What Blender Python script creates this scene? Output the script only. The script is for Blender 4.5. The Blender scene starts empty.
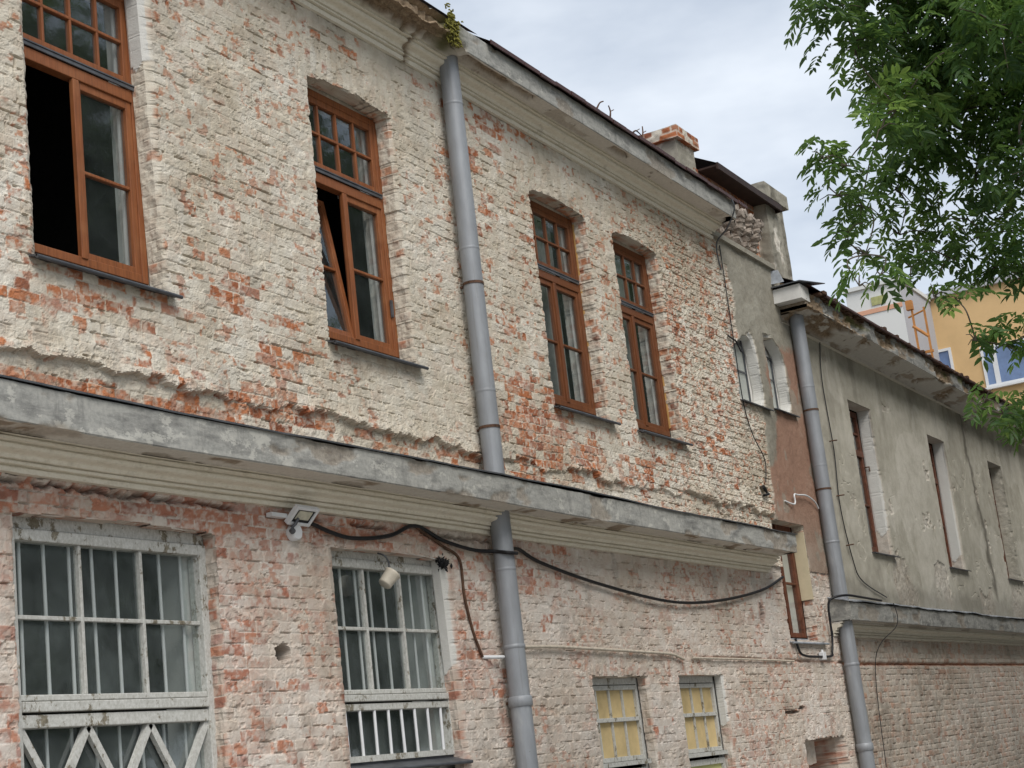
import bpy, math, random
import numpy as np
from mathutils import Vector, Matrix

# ---------------------------------------------------------------- camera, world, sun, exposure
C = bpy.context.scene
COL = C.collection
EYE = 1.6                                   # camera height; heights below are measured from the eye
cam = bpy.data.cameras.new('camera'); camo = bpy.data.objects.new('camera', cam); COL.objects.link(camo)
cam.sensor_width = 36.0; cam.lens = 1640.0 / 1024 * 36; cam.clip_end = 2000; cam.clip_start = 0.1
FW = Vector((0.85703, 0.46046, 0.23125)); RT = Vector((0.49371, -0.86229, -0.11276)); UP = Vector((-0.14749, -0.21081, 0.96634))
camo.matrix_world = Matrix(((RT.x, UP.x, -FW.x, 0), (RT.y, UP.y, -FW.y, -7.0), (RT.z, UP.z, -FW.z, EYE), (0, 0, 0, 1)))
C.camera = camo

SUN_EL, SUN_AZ = 48, -128                   # direction towards the sun: azimuth from +X, on the street side behind the camera
w = bpy.data.worlds.new('World'); C.world = w; w.use_nodes = True
nt = w.node_tree; nt.nodes.clear()
def NN(nt, t, **kw):
    n = nt.nodes.new(t)
    for k, v in kw.items():
        if k.startswith('i_'): n.inputs[k[2:].replace('_', ' ')].default_value = v
        else: setattr(n, k, v)
    return n
out = NN(nt, 'ShaderNodeOutputWorld'); bg = NN(nt, 'ShaderNodeBackground'); bg.inputs[1].default_value = 0.1
sky = NN(nt, 'ShaderNodeTexSky', sky_type='NISHITA', sun_disc=False)
sky.sun_elevation = math.radians(SUN_EL); sky.sun_rotation = math.radians(90 - SUN_AZ)
tc = NN(nt, 'ShaderNodeTexCoord'); mp = NN(nt, 'ShaderNodeMapping'); mp.inputs['Scale'].default_value = (1, 1, 2.6)
nz = NN(nt, 'ShaderNodeTexNoise', i_Scale=2.3, i_Detail=6.0, i_Roughness=0.55)
nz2 = NN(nt, 'ShaderNodeTexNoise', i_Scale=6.0, i_Detail=5.0, i_Roughness=0.5)
nt.links.new(tc.outputs['Generated'], mp.inputs[0]); nt.links.new(mp.outputs[0], nz.inputs['Vector']); nt.links.new(mp.outputs[0], nz2.inputs['Vector'])
cr = NN(nt, 'ShaderNodeValToRGB')           # cloud deck: grey-blue undersides to bright white
e = cr.color_ramp.elements
e[0].position = 0.38; e[0].color = (2.75, 3.15, 3.75, 1)
e[1].position = 0.60; e[1].color = (5.4, 5.7, 6.05, 1)
ad = NN(nt, 'ShaderNodeMath', operation='MULTIPLY_ADD'); ad.inputs[1].default_value = 0.3
nt.links.new(nz2.outputs['Fac'], ad.inputs[0]); 
ad2 = NN(nt, 'ShaderNodeMath', operation='MULTIPLY'); ad2.inputs[1].default_value = 0.7
nt.links.new(nz.outputs['Fac'], ad2.inputs[0]); nt.links.new(ad2.outputs[0], ad.inputs[2])
nt.links.new(ad.outputs[0], cr.inputs[0])
mx = NN(nt, 'ShaderNodeMix', data_type='RGBA'); mx.inputs[0].default_value = 0.86
nt.links.new(sky.outputs[0], mx.inputs[6]); nt.links.new(cr.outputs[0], mx.inputs[7])
nt.links.new(mx.outputs[2], bg.inputs[0]); nt.links.new(bg.outputs[0], out.inputs[0])

sl = bpy.data.lights.new('sun', 'SUN'); sl.energy = 1.5; sl.angle = math.radians(36); sl.color = (1.0, 0.95, 0.88)
so = bpy.data.objects.new('sun', sl); COL.objects.link(so)
sd = Vector((math.cos(math.radians(SUN_EL)) * math.cos(math.radians(SUN_AZ)), math.cos(math.radians(SUN_EL)) * math.sin(math.radians(SUN_AZ)), math.sin(math.radians(SUN_EL))))
so.rotation_euler = sd.to_track_quat('Z', 'Y').to_euler(); so.location = (0, -20, 30)
C.view_settings.view_transform = 'Standard'; C.view_settings.look = 'None'
C.view_settings.exposure = 0.87; C.view_settings.gamma = 1.0

rng = np.random.default_rng(11); R = random.Random(5)

# ---------------------------------------------------------------- materials
def new_mat(name):
    m = bpy.data.materials.new(name); m.use_nodes = True
    nt = m.node_tree; b = nt.nodes['Principled BSDF']; b.inputs['Specular IOR Level'].default_value = 0.25
    return m, nt, b
def coords(nt, scale=(1, 1, 1)):
    tc = NN(nt, 'ShaderNodeTexCoord'); mp = NN(nt, 'ShaderNodeMapping'); mp.inputs['Scale'].default_value = scale
    nt.links.new(tc.outputs['Object'], mp.inputs[0]); return mp.outputs[0]
def noise(nt, vec, scale, detail=5, rough=0.6):
    n = NN(nt, 'ShaderNodeTexNoise', i_Scale=scale, i_Detail=detail, i_Roughness=rough)
    nt.links.new(vec, n.inputs['Vector']); return n.outputs['Fac']
def ramp(nt, fac, stops):
    r = NN(nt, 'ShaderNodeValToRGB'); el = r.color_ramp.elements
    el[0].position, el[0].color = stops[0][0], (*stops[0][1], 1); el[1].position, el[1].color = stops[-1][0], (*stops[-1][1], 1)
    for p, c in stops[1:-1]:
        x = el.new(p); x.color = (*c, 1)
    nt.links.new(fac, r.inputs[0]); return r.outputs[0]
def vramp(nt, fac, a, b):
    return ramp(nt, fac, [(a, (0, 0, 0)), (b, (1, 1, 1))])
def mixc(nt, fac, a, b, mode='MIX'):
    m = NN(nt, 'ShaderNodeMix', data_type='RGBA', blend_type=mode)
    for i, v in ((0, fac), (6, a), (7, b)):
        if hasattr(v, 'links'): nt.links.new(v, m.inputs[i])
        elif i == 0: m.inputs[i].default_value = v
        else: m.inputs[i].default_value = (*v, 1)
    return m.outputs[2]
def math_(nt, op, a, b=0.0, c=0.0):
    n = NN(nt, 'ShaderNodeMath', operation=op)
    for i, v in enumerate((a, b, c)):
        if hasattr(v, 'links'): nt.links.new(v, n.inputs[i])
        else: n.inputs[i].default_value = v
    return n.outputs[0]
def bump(nt, b, h, strength=0.3, dist=0.01):
    n = NN(nt, 'ShaderNodeBump'); n.inputs['Strength'].default_value = strength; n.inputs['Distance'].default_value = dist
    nt.links.new(h, n.inputs['Height']); nt.links.new(n.outputs[0], b.inputs['Normal'])
def attr(nt, name):
    a = NN(nt, 'ShaderNodeAttribute', attribute_name=name); s = NN(nt, 'ShaderNodeSeparateColor')
    nt.links.new(a.outputs['Color'], s.inputs[0]); return s.outputs

def masonry(name, lime, brick, plaster, brown, pink=(.44, .335, .255)):
    m, nt, b = new_mat(name); v = coords(nt); A = attr(nt, 'ca'); B = attr(nt, 'cb')
    n1 = noise(nt, v, 5, 7, .65); n2 = noise(nt, v, 45, 6, .7); n3 = noise(nt, v, 1.3, 5, .6)
    w_ = math_(nt, 'MULTIPLY_ADD', A[2], .55, math_(nt, 'MULTIPLY', n1, .3)); w_ = math_(nt, 'MULTIPLY_ADD', n2, .25, w_)
    lc = ramp(nt, w_, lime)
    pk = noise(nt, v, 8.5, 5, .65); lc = mixc(nt, math_(nt, 'MULTIPLY', vramp(nt, math_(nt, 'MULTIPLY_ADD', A[1], .22, math_(nt, 'MULTIPLY', pk, .8)), .46, .70), .45), lc, pink)
    t_ = math_(nt, 'MULTIPLY_ADD', A[1], .75, math_(nt, 'MULTIPLY', n2, .3))
    bc = ramp(nt, t_, brick)
    col = mixc(nt, A[0], lc, bc)
    p_ = math_(nt, 'MULTIPLY_ADD', n3, .35, math_(nt, 'MULTIPLY', n1, .4)); p_ = math_(nt, 'MULTIPLY_ADD', n2, .12, p_); p_ = math_(nt, 'MULTIPLY_ADD', A[2], .28, p_)
    pc = mixc(nt, B[1], ramp(nt, p_, plaster), ramp(nt, p_, brown))
    col = mixc(nt, B[0], col, pc)
    col = mixc(nt, math_(nt, 'MULTIPLY', vramp(nt, A[2], .97, 1.0), vramp(nt, math_(nt, 'ADD', n2, math_(nt, 'SUBTRACT', A[2], 1.0)), .35, .5)), col, (.60, .59, .555))
    col = mixc(nt, B[2], col, (0.045, 0.037, 0.026))  # dirt, plus the painted shade inside holes and the slit
    nt.links.new(col, b.inputs['Base Color']); b.inputs['Roughness'].default_value = .95; b.inputs['Specular IOR Level'].default_value = .15
    bump(nt, b, math_(nt, 'ADD', n2, noise(nt, v, 160, 4, .7)), .6, .008)
    return m
BRICK = [(0.12, (.19, .075, .05)), (.34, (.35, .125, .06)), (.52, (.46, .175, .078)), (.68, (.43, .20, .115)), (.85, (.37, .20, .15)), (1.0, (.28, .15, .125))]
M = {}
M['masonry'] = masonry('old_limewashed_brick', [(.22, (.37, .315, .24)), (.38, (.48, .425, .335)), (.55, (.575, .525, .435)), (.8, (.67, .635, .56))], BRICK,
    [(.3, (.16, .145, .115)), (.5, (.26, .24, .195)), (.7, (.35, .33, .275))], [(.3, (.235, .14, .10)), (.55, (.305, .185, .132)), (.75, (.35, .24, .185))])
M['masonry_low'] = masonry('pink_limewashed_brick', [(.25, (.35, .285, .23)), (.42, (.505, .44, .37)), (.6, (.59, .53, .465)), (.82, (.67, .625, .57))],
    [(0.1, (.22, .085, .06)), (.34, (.36, .135, .08)), (.52, (.45, .185, .105)), (.68, (.42, .22, .16)), (.85, (.37, .22, .185)), (1.0, (.31, .205, .195))],
    [(.3, (.16, .145, .115)), (.5, (.26, .24, .195)), (.7, (.35, .33, .275))], [(.3, (.235, .14, .10)), (.55, (.305, .185, .132)), (.75, (.35, .24, .185))])
M['masonry_wing'] = masonry('grey_wing_masonry', [(.25, (.31, .265, .215)), (.42, (.44, .39, .33)), (.6, (.52, .47, .41)), (.82, (.59, .55, .49))], BRICK,
    [(.32, (.27, .25, .205)), (.52, (.40, .375, .31)), (.72, (.53, .50, .43))], [(.3, (.22, .10, .06)), (.55, (.28, .13, .08)), (.75, (.30, .18, .13))], (.34, .25, .18))

def simple(name, c, rough=.6, metal=0, var=.12, scale=12, bmp=0, spec=.3):
    m, nt, b = new_mat(name); v = coords(nt); n = noise(nt, v, scale, 6, .65)
    d = tuple(x * (1 - var * 2) for x in c); l = tuple(min(1, x * (1 + var * 1.5)) for x in c)
    nt.links.new(ramp(nt, n, [(.3, d), (.5, c), (.7, l)]), b.inputs['Base Color'])
    b.inputs['Roughness'].default_value = rough; b.inputs['Metallic'].default_value = metal; b.inputs['Specular IOR Level'].default_value = spec
    if bmp: bump(nt, b, noise(nt, v, scale * 4, 6, .7), bmp, .006)
    return m
def wood(name='orange_stained_wood', k=1.0):
    m, nt, b = new_mat(name); v = coords(nt, (30, 30, 2.0)); n = noise(nt, v, 2.0, 6, .6); n2 = noise(nt, coords(nt), 3, 3)
    c = ramp(nt, n, [(.25, (.13 * k, .046 * k, .018 * k)), (.5, (.235 * k, .080 * k, .028 * k)), (.75, (.32 * k, .118 * k, .042 * k))])
    c = mixc(nt, math_(nt, 'MULTIPLY', n2, .35), c, (.17 * k, .055 * k, .021 * k))
    n3 = noise(nt, coords(nt, (3, 3, 1.2)), 6, 7, .7); c = mixc(nt, math_(nt, 'MULTIPLY', vramp(nt, n3, .56, .72), .5), c, (.11 * k, .048 * k, .026 * k)); c = mixc(nt, math_(nt, 'MULTIPLY', vramp(nt, n2, .55, .75), .3), c, (.42 * k, .20 * k, .09 * k))
    nt.links.new(c, b.inputs['Base Color']); b.inputs['Roughness'].default_value = .5; b.inputs['Specular IOR Level'].default_value = .35; return m
def peeling():
    m, nt, b = new_mat('peeling_white_paint'); v = coords(nt, (1, 1, .7)); n = noise(nt, v, 14, 8, .75); n2 = noise(nt, v, 55, 5, .7); n3 = noise(nt, v, 2.5, 3)
    paint = ramp(nt, n2, [(.3, (.36, .355, .32)), (.6, (.53, .53, .50)), (.8, (.62, .62, .59))])
    bare = ramp(nt, n2, [(.3, (.10, .085, .06)), (.7, (.27, .24, .18))])
    f = math_(nt, 'MULTIPLY_ADD', n3, .35, math_(nt, 'MULTIPLY', n, .75))
    nt.links.new(mixc(nt, vramp(nt, f, .60, .635), paint, bare), b.inputs['Base Color']); b.inputs['Roughness'].default_value = .7
    bump(nt, b, f, .5, .004); return m
def glass(name, dirt=.08, tint=.85):
    m, nt, b = new_mat(name); nt.nodes.remove(b); o = nt.nodes['Material Output']
    v = coords(nt); n = noise(nt, v, 70, 5, .8); n2 = noise(nt, v, 4, 5, .6)
    tr = NN(nt, 'ShaderNodeBsdfTransparent'); tr.inputs[0].default_value = (tint * .97, tint, tint * .985, 1)
    gl = NN(nt, 'ShaderNodeBsdfGlossy'); gl.inputs['Roughness'].default_value = .03; gl.inputs[0].default_value = (.9, .95, .97, 1)
    ge = NN(nt, 'ShaderNodeNewGeometry'); dt = NN(nt, 'ShaderNodeVectorMath', operation='DOT_PRODUCT'); nt.links.new(ge.outputs['Normal'], dt.inputs[0]); nt.links.new(ge.outputs['Incoming'], dt.inputs[1])
    fz = math_(nt, 'MULTIPLY_ADD', math_(nt, 'POWER', math_(nt, 'SUBTRACT', 1.0, math_(nt, 'ABSOLUTE', dt.outputs['Value'])), 4.2), .86, .12)
    bp = NN(nt, 'ShaderNodeBump', i_Strength=.03, i_Distance=.02); nt.links.new(n2, bp.inputs['Height']); nt.links.new(bp.outputs[0], gl.inputs['Normal'])
    s1 = NN(nt, 'ShaderNodeMixShader'); nt.links.new(fz, s1.inputs[0]); nt.links.new(tr.outputs[0], s1.inputs[1]); nt.links.new(gl.outputs[0], s1.inputs[2])
    df = NN(nt, 'ShaderNodeBsdfDiffuse'); df.inputs[0].default_value = (.36, .42, .41, 1)
    f = math_(nt, 'MULTIPLY_ADD', vramp(nt, n, .62, .80), .5, math_(nt, 'MULTIPLY_ADD', vramp(nt, n2, .25, .8), dirt, dirt * .35))
    s2 = NN(nt, 'ShaderNodeMixShader'); nt.links.new(f, s2.inputs[0]); nt.links.new(s1.outputs[0], s2.inputs[1]); nt.links.new(df.outputs[0], s2.inputs[2])
    nt.links.new(s2.outputs[0], o.inputs[0]); return m
def cornice_mat(name, tone=1.0):
    m, nt, b = new_mat(name); v = coords(nt); A = attr(nt, 'ca'); k = tone
    n1 = noise(nt, v, 3.0, 8, .68); n2 = noise(nt, coords(nt, (1.2, 6, 6)), 4, 7, .7); n3 = noise(nt, v, 30, 6, .7); n4 = noise(nt, coords(nt, (.8, 1, 2.6)), 2.6, 8, .7)
    S = lambda c: tuple(x * k for x in c)
    mould = ramp(nt, math_(nt, 'MULTIPLY_ADD', n2, .5, math_(nt, 'MULTIPLY', n3, .5)), [(.30, S((.56, .51, .41))), (.5, S((.74, .69, .575))), (.7, S((.80, .76, .66)))])
    mould = mixc(nt, math_(nt, 'MULTIPLY', vramp(nt, n1, .60, .74), .7), mould, S((.33, .29, .225)))
    soff = ramp(nt, n3, [(.3, S((.55, .51, .45))), (.7, S((.68, .645, .58)))])
    soff = mixc(nt, vramp(nt, n1, .61, .69), soff, S((.17, .135, .10)))
    lip = ramp(nt, math_(nt, 'MULTIPLY_ADD', n3, .5, math_(nt, 'MULTIPLY', n2, .5)), [(.35, S((.22, .22, .205))), (.5, S((.32, .318, .295))), (.65, S((.41, .40, .365)))])
    lip = mixc(nt, math_(nt, 'MULTIPLY', vramp(nt, n4, .50, .68), .85), lip, S((.09, .09, .088)))
    n6 = noise(nt, coords(nt, (5, 1, .6)), 2.0, 7, .7); lip = mixc(nt, math_(nt, 'MULTIPLY', vramp(nt, n6, .55, .72), .55), lip, S((.10, .10, .098)))
    n5 = noise(nt, coords(nt, (1, 1, 1.6)), 5.5, 9, .72); lip = mixc(nt, math_(nt, 'MULTIPLY', vramp(nt, n5, .575, .60), .6), lip, S((.52, .51, .46)))
    col = mixc(nt, vramp(nt, A[0], .2, .3), mould, soff); col = mixc(nt, vramp(nt, A[0], .7, .8), col, lip)
    rub = ramp(nt, n3, [(.3, (.13, .085, .055)), (.55, (.27, .20, .13)), (.75, (.35, .29, .21))])
    col = mixc(nt, A[1], col, rub); col = mixc(nt, A[2], col, (.10, .10, .035))
    nt.links.new(col, b.inputs['Base Color']); b.inputs['Roughness'].default_value = .85
    bump(nt, b, math_(nt, 'MULTIPLY_ADD', n1, 1.2, n3), .35, .006); return m
def pipe_mat():
    m, nt, b = new_mat('grey_painted_zinc'); v = coords(nt, (1, 1, .35)); n = noise(nt, v, 5, 6, .6); n2 = noise(nt, coords(nt), 26, 7, .75)
    c = ramp(nt, n, [(.3, (.215, .225, .24)), (.55, (.27, .285, .305)), (.75, (.33, .345, .365))])
    c = mixc(nt, vramp(nt, n2, .66, .74), c, (.13, .12, .11)); n3 = noise(nt, coords(nt, (14, 14, .5)), 2.0, 6, .7)
    c = mixc(nt, math_(nt, 'MULTIPLY', vramp(nt, n3, .54, .72), .45), c, (.15, .14, .13)); c = mixc(nt, math_(nt, 'MULTIPLY', vramp(nt, n, .62, .75), .3), c, (.45, .46, .46))
    nt.links.new(c, b.inputs['Base Color']); b.inputs['Roughness'].default_value = .5; b.inputs['Metallic'].default_value = .15; b.inputs['Specular IOR Level'].default_value = .4; return m
def leaf_mat(name, c0, c1, c2):
    m, nt, b = new_mat(name); o = nt.nodes['Material Output']; A = attr(nt, 'ca')
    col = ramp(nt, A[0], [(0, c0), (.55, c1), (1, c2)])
    nt.links.new(col, b.inputs['Base Color']); b.inputs['Roughness'].default_value = .5; b.inputs['Specular IOR Level'].default_value = .4
    t = NN(nt, 'ShaderNodeBsdfTranslucent'); mxs = NN(nt, 'ShaderNodeMixShader'); mxs.inputs[0].default_value = .5
    nt.links.new(mixc(nt, .55, col, (.29, .44, .10)), t.inputs[0]); nt.links.new(b.outputs[0], mxs.inputs[1]); nt.links.new(t.outputs[0], mxs.inputs[2]); nt.links.new(mxs.outputs[0], o.inputs[0]); return m
M['wood'] = wood(); M['wood_shaded'] = wood('shaded_stained_wood', .66); M['peel'] = peeling(); M['pipe'] = pipe_mat()  # second wood: same stain with the right-hand windows' shade put into the colour
M['glass'] = glass('window_glass', .05); M['dirty'] = glass('dusty_glass', .16, .92)
M['cornice'] = cornice_mat('painted_cornice'); M['cornice_wing'] = cornice_mat('weathered_cornice', .8)
M['zinc'] = simple('dark_sheet_metal', (.10, .105, .115), .45, .3, .2, 8)
M['sill'] = simple('grey_sheet_sill', (.085, .09, .10), .4, .3, .2, 8, .1)
M['flash'] = simple('light_zinc_flashing', (.40, .43, .47), .45, .3, .2, 6, .2)
M['roof'] = simple('red_brown_roof_sheet', (.075, .035, .032), .5, .2, .25, 7, .2)
M['black'] = simple('black_rubber', (.012, .012, .014), .5)
M['oldroof'] = simple('old_brown_roof_sheet', (.038, .022, .018), .6, .1, .3, 7, .2)
M['white'] = simple('white_lacquer', (.68, .69, .70), .35, 0, .03)
M['wplaster'] = simple('white_reveal_plaster', (.66, .65, .62), .9, 0, .06, 6, .2)
M['iplaster'] = simple('inner_plaster', (.55, .57, .56), .9, 0, .05, 6)
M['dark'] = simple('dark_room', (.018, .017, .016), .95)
M['curtain'] = simple('grey_net_curtain', (.30, .31, .295), .95, 0, .12, 9)
M['wcurtain'] = simple('pale_net_curtain', (.72, .70, .66), .95, 0, .06, 6)
M['ycurtain'] = simple('yellowed_blind', (.56, .43, .22), .8, 0, .14, 2.2)
M['lcurtain'] = simple('lime_yellow_blind', (.56, .56, .25), .8, 0, .06, 3)
M['brownwood'] = simple('dark_brown_frame', (.12, .042, .022), .5, 0, .25, 14)
M['rust'] = simple('rusty_iron', (.10, .055, .035), .8, .2, .3, 25)
M['mortar'] = simple('mortar_smear', (.50, .44, .36), .95, 0, .15, 20, .4)
M['corbel'] = simple('limewashed_tile', (.31, .265, .225), .95, 0, .35, 12, .5)
M['moss'] = simple('moss', (.16, .15, .03), .95, 0, .35, 25, .6)
M['bark'] = simple('grey_bark', (.10, .085, .065), .95, 0, .3, 14, .6)
M['pale_ground'] = simple('pale_bounce_ground', (.30, .28, .25), .95, 0, .2, 30, .4)  # unseen ground, kept pale to bounce light up onto the soffits
M['paving'] = simple('paving', (.24, .23, .21), .9, 0, .15, 6, .3)
M['kerb'] = simple('kerb_stone', (.30, .29, .27), .9, 0, .12, 9, .3)
M['orange_wall'] = simple('orange_render', (.62, .42, .21), .9, 0, .06, .6)
M['white_wall'] = simple('white_render', (.62, .62, .60), .9, 0, .03, .3)
M['grey_wall'] = simple('grey_render', (.40, .40, .42), .9, 0, .03, .3)
M['salmon'] = simple('salmon_band', (.60, .33, .22), .9, 0, .04, 1)
M['orange_metal'] = simple('orange_painted_steel', (.42, .18, .05), .6, 0, .15, 2)
M['bluepane'] = simple('blue_window_pane', (.13, .20, .36), .08, 0, .25, .5, 0, .8)
M['chim'] = M['masonry']
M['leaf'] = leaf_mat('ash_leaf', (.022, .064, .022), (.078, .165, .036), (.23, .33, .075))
M['leaf_far'] = leaf_mat('street_tree_leaf', (.014, .035, .014), (.03, .065, .022), (.055, .10, .035))

# ---------------------------------------------------------------- object helpers
def link(o, parent=None):
    COL.objects.link(o)
    if parent is not None: o.parent = parent
    return o
def tag(o, label=None, cat=None, group=None, kind=None):
    for k, v in (('label', label), ('category', cat), ('group', group), ('kind', kind)):
        if v: o[k] = v
    return o
def thing(name, label, cat, loc=(0, 0, -EYE), group=None):
    o = bpy.data.objects.new(name, None); o.empty_display_size = .2; o.location = (loc[0], loc[1], loc[2] + EYE); link(o)
    return tag(o, label, cat, group)
def wloc(o):
    l = Vector((0, 0, 0))
    while o is not None: l += o.location; o = o.parent
    return l
class MB:
    """collects boxes, bars and tubes; build() links them as ONE mesh object (heights measured from the eye)"""
    def __init__(s): s.v = []; s.f = []; s.sm = []
    def add(s, vs, fs, smooth=False):
        o = len(s.v); s.v += [tuple(p) for p in vs]; s.f += [tuple(i + o for i in f) for f in fs]; s.sm += [smooth] * len(fs)
    def box(s, x0, x1, y0, y1, z0, z1, M4=None):
        vs = [Vector((x, y, z)) for x in (x0, x1) for y in (y0, y1) for z in (z0, z1)]
        if M4: vs = [M4 @ v for v in vs]
        s.add(vs, [(0, 1, 3, 2), (4, 6, 7, 5), (0, 4, 5, 1), (2, 3, 7, 6), (0, 2, 6, 4), (1, 5, 7, 3)])
    def tube(s, path, r, n=10, cap=True):
        P = [Vector(p) for p in path]; rs = r if hasattr(r, '__len__') else [r] * len(P); rings = []; prev = None
        for i, p in enumerate(P):
            t = (P[min(i + 1, len(P) - 1)] - P[max(i - 1, 0)]).normalized()
            if prev is None: a = Vector((1, 0, 0)) if abs(t.x) < .8 else Vector((0, 1, 0))
            else: a = prev
            u = (a - t * a.dot(t)).normalized(); v = t.cross(u); prev = u
            rings.append([p + (u * math.cos(2 * math.pi * k / n) + v * math.sin(2 * math.pi * k / n)) * rs[i] for k in range(n)])
        vs = [q for g in rings for q in g]; fs = []
        for i in range(len(P) - 1):
            for k in range(n): fs.append((i * n + k, i * n + (k + 1) % n, (i + 1) * n + (k + 1) % n, (i + 1) * n + k))
        s.add(vs, fs, True)
        if cap: s.add(rings[0], [tuple(range(n))[::-1]]); s.add(rings[-1], [tuple(range(n))])
    def xform(s, M4): s.v = [tuple(M4 @ Vector(p)) for p in s.v]; return s
    def build(s, name, m, parent=None, label=None, bevel=0):
        me = bpy.data.meshes.new(name); off = wloc(parent) if parent is not None else Vector((0, 0, 0))
        me.from_pydata([(p[0] - off.x, p[1] - off.y, p[2] + EYE - off.z) for p in s.v], [], s.f)
        me.polygons.foreach_set('use_smooth', s.sm); me.materials.append(m); me.update()
        o = link(bpy.data.objects.new(name, me), parent)
        if label: o['label'] = label
        if bevel:
            b = o.modifiers.new('bevel', 'BEVEL'); b.width = bevel; b.segments = 2; b.limit_method = 'ANGLE'
        return o
def np_mesh(name, m, verts, faces, parent, cols=None, smooth=True):
    """big numpy mesh of quads; cols = {attribute: (n,3)}"""
    me = bpy.data.meshes.new(name); off = wloc(parent) if parent is not None else Vector((0, 0, 0))
    V = verts + np.array([-off.x, -off.y, EYE - off.z]); n, k = len(V), len(faces); w_ = faces.shape[1]
    me.vertices.add(n); me.vertices.foreach_set('co', V.astype(np.float32).ravel())
    me.loops.add(k * w_); me.loops.foreach_set('vertex_index', faces.astype(np.int32).ravel())
    me.polygons.add(k); me.polygons.foreach_set('loop_start', np.arange(0, k * w_, w_, dtype=np.int32))
    me.polygons.foreach_set('use_smooth', np.full(k, smooth))
    me.update(calc_edges=True)
    for an, c in (cols or {}).items():
        a = me.color_attributes.new(an, 'FLOAT_COLOR', 'POINT'); a.data.foreach_set('color', np.c_[c, np.ones(n)].astype(np.float32).ravel())
    me.materials.append(m); me.validate(); return link(bpy.data.objects.new(name, me), parent)

# ---------------------------------------------------------------- numpy noise
def h2(i, j, s=0):
    x = (i.astype(np.int64) * 374761393 + j.astype(np.int64) * 668265263 + s * 1274126177) & 0xffffffff
    x = ((x ^ (x >> 13)) * 1274126177) & 0xffffffff; x = x ^ (x >> 16)
    x = (x * 2246822519) & 0xffffffff; x = x ^ (x >> 15); return x / 4294967295.0
def vn(x, y, s=0):
    i = np.floor(x); j = np.floor(y); u = x - i; v = y - j; u = u * u * u * (u * (6 * u - 15) + 10); v = v * v * v * (v * (6 * v - 15) + 10)
    return (h2(i, j, s) * (1 - u) + h2(i + 1, j, s) * u) * (1 - v) + (h2(i, j + 1, s) * (1 - u) + h2(i + 1, j + 1, s) * u) * v
def fbm(x, y, s=0, o=4, g=.5):
    t = 0; a = 1; k = 0
    for q in range(o): t = t + a * vn(x * 2 ** q + q * 17.3, y * 2 ** q - q * 9.1, s + q); k += a; a *= g
    return t / k
def worley(x, y, s=0):
    i = np.floor(x); j = np.floor(y); d = np.full(x.shape, 9.0); d2 = d.copy()
    for a in (-1, 0, 1):
        for b in (-1, 0, 1):
            q = (i + a + h2(i + a, j + b, s) - x) ** 2 + (j + b + h2(i + a, j + b, s + 7) - y) ** 2
            d2 = np.minimum(d2, np.maximum(d, q)); d = np.minimum(d, q)
    return np.sqrt(d), np.sqrt(d2)
def ss(a, b, x):
    t = np.clip((x - a) / (b - a), 0, 1); return t * t * (3 - 2 * t)

COURSE = .0815
def bricks(u, v, seed=0, course=COURSE):
    """laid brick pattern: signed distance to the nearest joint edge, per-brick random numbers"""
    u = u + (fbm(u * 1.1, v * 1.1, seed + 50, 2) - .5) * .05 + (vn(u * 9, v * 9, seed + 51) - .5) * .007
    v = v + (fbm(u * .7, v * .9, seed + 60, 3) - .5) * .05 + (vn(u * 7, v * 12, seed + 61) - .5) * .009
    r = np.floor(v / course); fv = v / course - r
    head = h2(r, r * 0, seed + 1) < .45
    L = np.where(head, .132, .262); uu = u / L + h2(r, r * 0 + 3, seed + 2)
    c = np.floor(uu); fu = uu - c
    # a stretcher is sometimes two headers
    split = (~head) & (h2(r, c, seed + 3) < .3); fu2 = np.where(split, (fu * 2) % 1, fu); c2 = np.where(split, c * 2 + (fu >= .5) + 1000, c); L2 = np.where(split, L / 2, L)
    d = np.minimum(np.minimum(fu2, 1 - fu2) * L2, np.minimum(fv, 1 - fv) * course)
    return d, h2(r, c2, seed + 11), h2(r, c2, seed + 12), h2(r, c2, seed + 13), fu2 - .5, fv - .5, r

def gauss_sum(X, Z, pts):
    t = 0
    for (x, z, rx, rz, a) in pts: t = t + a * np.exp(-((X - x) / rx) ** 2 - ((Z - z) / rz) ** 2)
    return t

UP_SPOTS = [(8.7, 3.9, .3, .2, .35), (9.05, 3.62, .32, .17, .4), (9.45, 3.05, .35, .22, .42), (9.8, 3.3, .3, .15, .2), (7.3, 3.2, .5, .14, .32), (7.8, 3.3, .4, .14, .3),
            (13.5, 3.2, .75, .5, .52), (12.85, 2.9, .5, .25, .3), (14.5, 2.9, .8, .22, .42), (12.85, 5.2, .25, .6, .26), (13.2, 6.05, .6, .25, .28), (10.5, 6.1, .8, .2, .30), (11.9, 5.8, .5, .3, .15),
            (14.1, 4.2, .3, .8, .12), (18.2, 5.5, .3, .5, .3), (18.0, 6.1, .8, .16, .3), (9.2, 2.8, 1.2, .09, .35), (7.4, 2.62, 2.0, .08, .55), (11.0, 2.72, 1.6, .08, .3), (8.3, 5.6, .4, .3, .12), (15.6, 3.0, .5, .25, .15), (13.7, 4.9, .25, .7, .25), (15.4, 4.6, .12, 1.0, .28), (17.15, 4.6, .15, 1.0, .36)]
LOW_SPOTS = [(7.0, 1.92, 2.4, .12, .55), (10.5, 1.95, 1.8, .10, .42), (8.9, 1.1, .6, .5, .14), (9.4, .3, .5, .4, .1), (11.85, 1.4, .25, .5, .3), (6.6, .9, .2, .9, .34), (9.75, 1.1, .14, .8, .22), (13.1, 1.6, .5, .3, .1), (14.6, 1.95, 1.2, .2, .08)]

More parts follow.
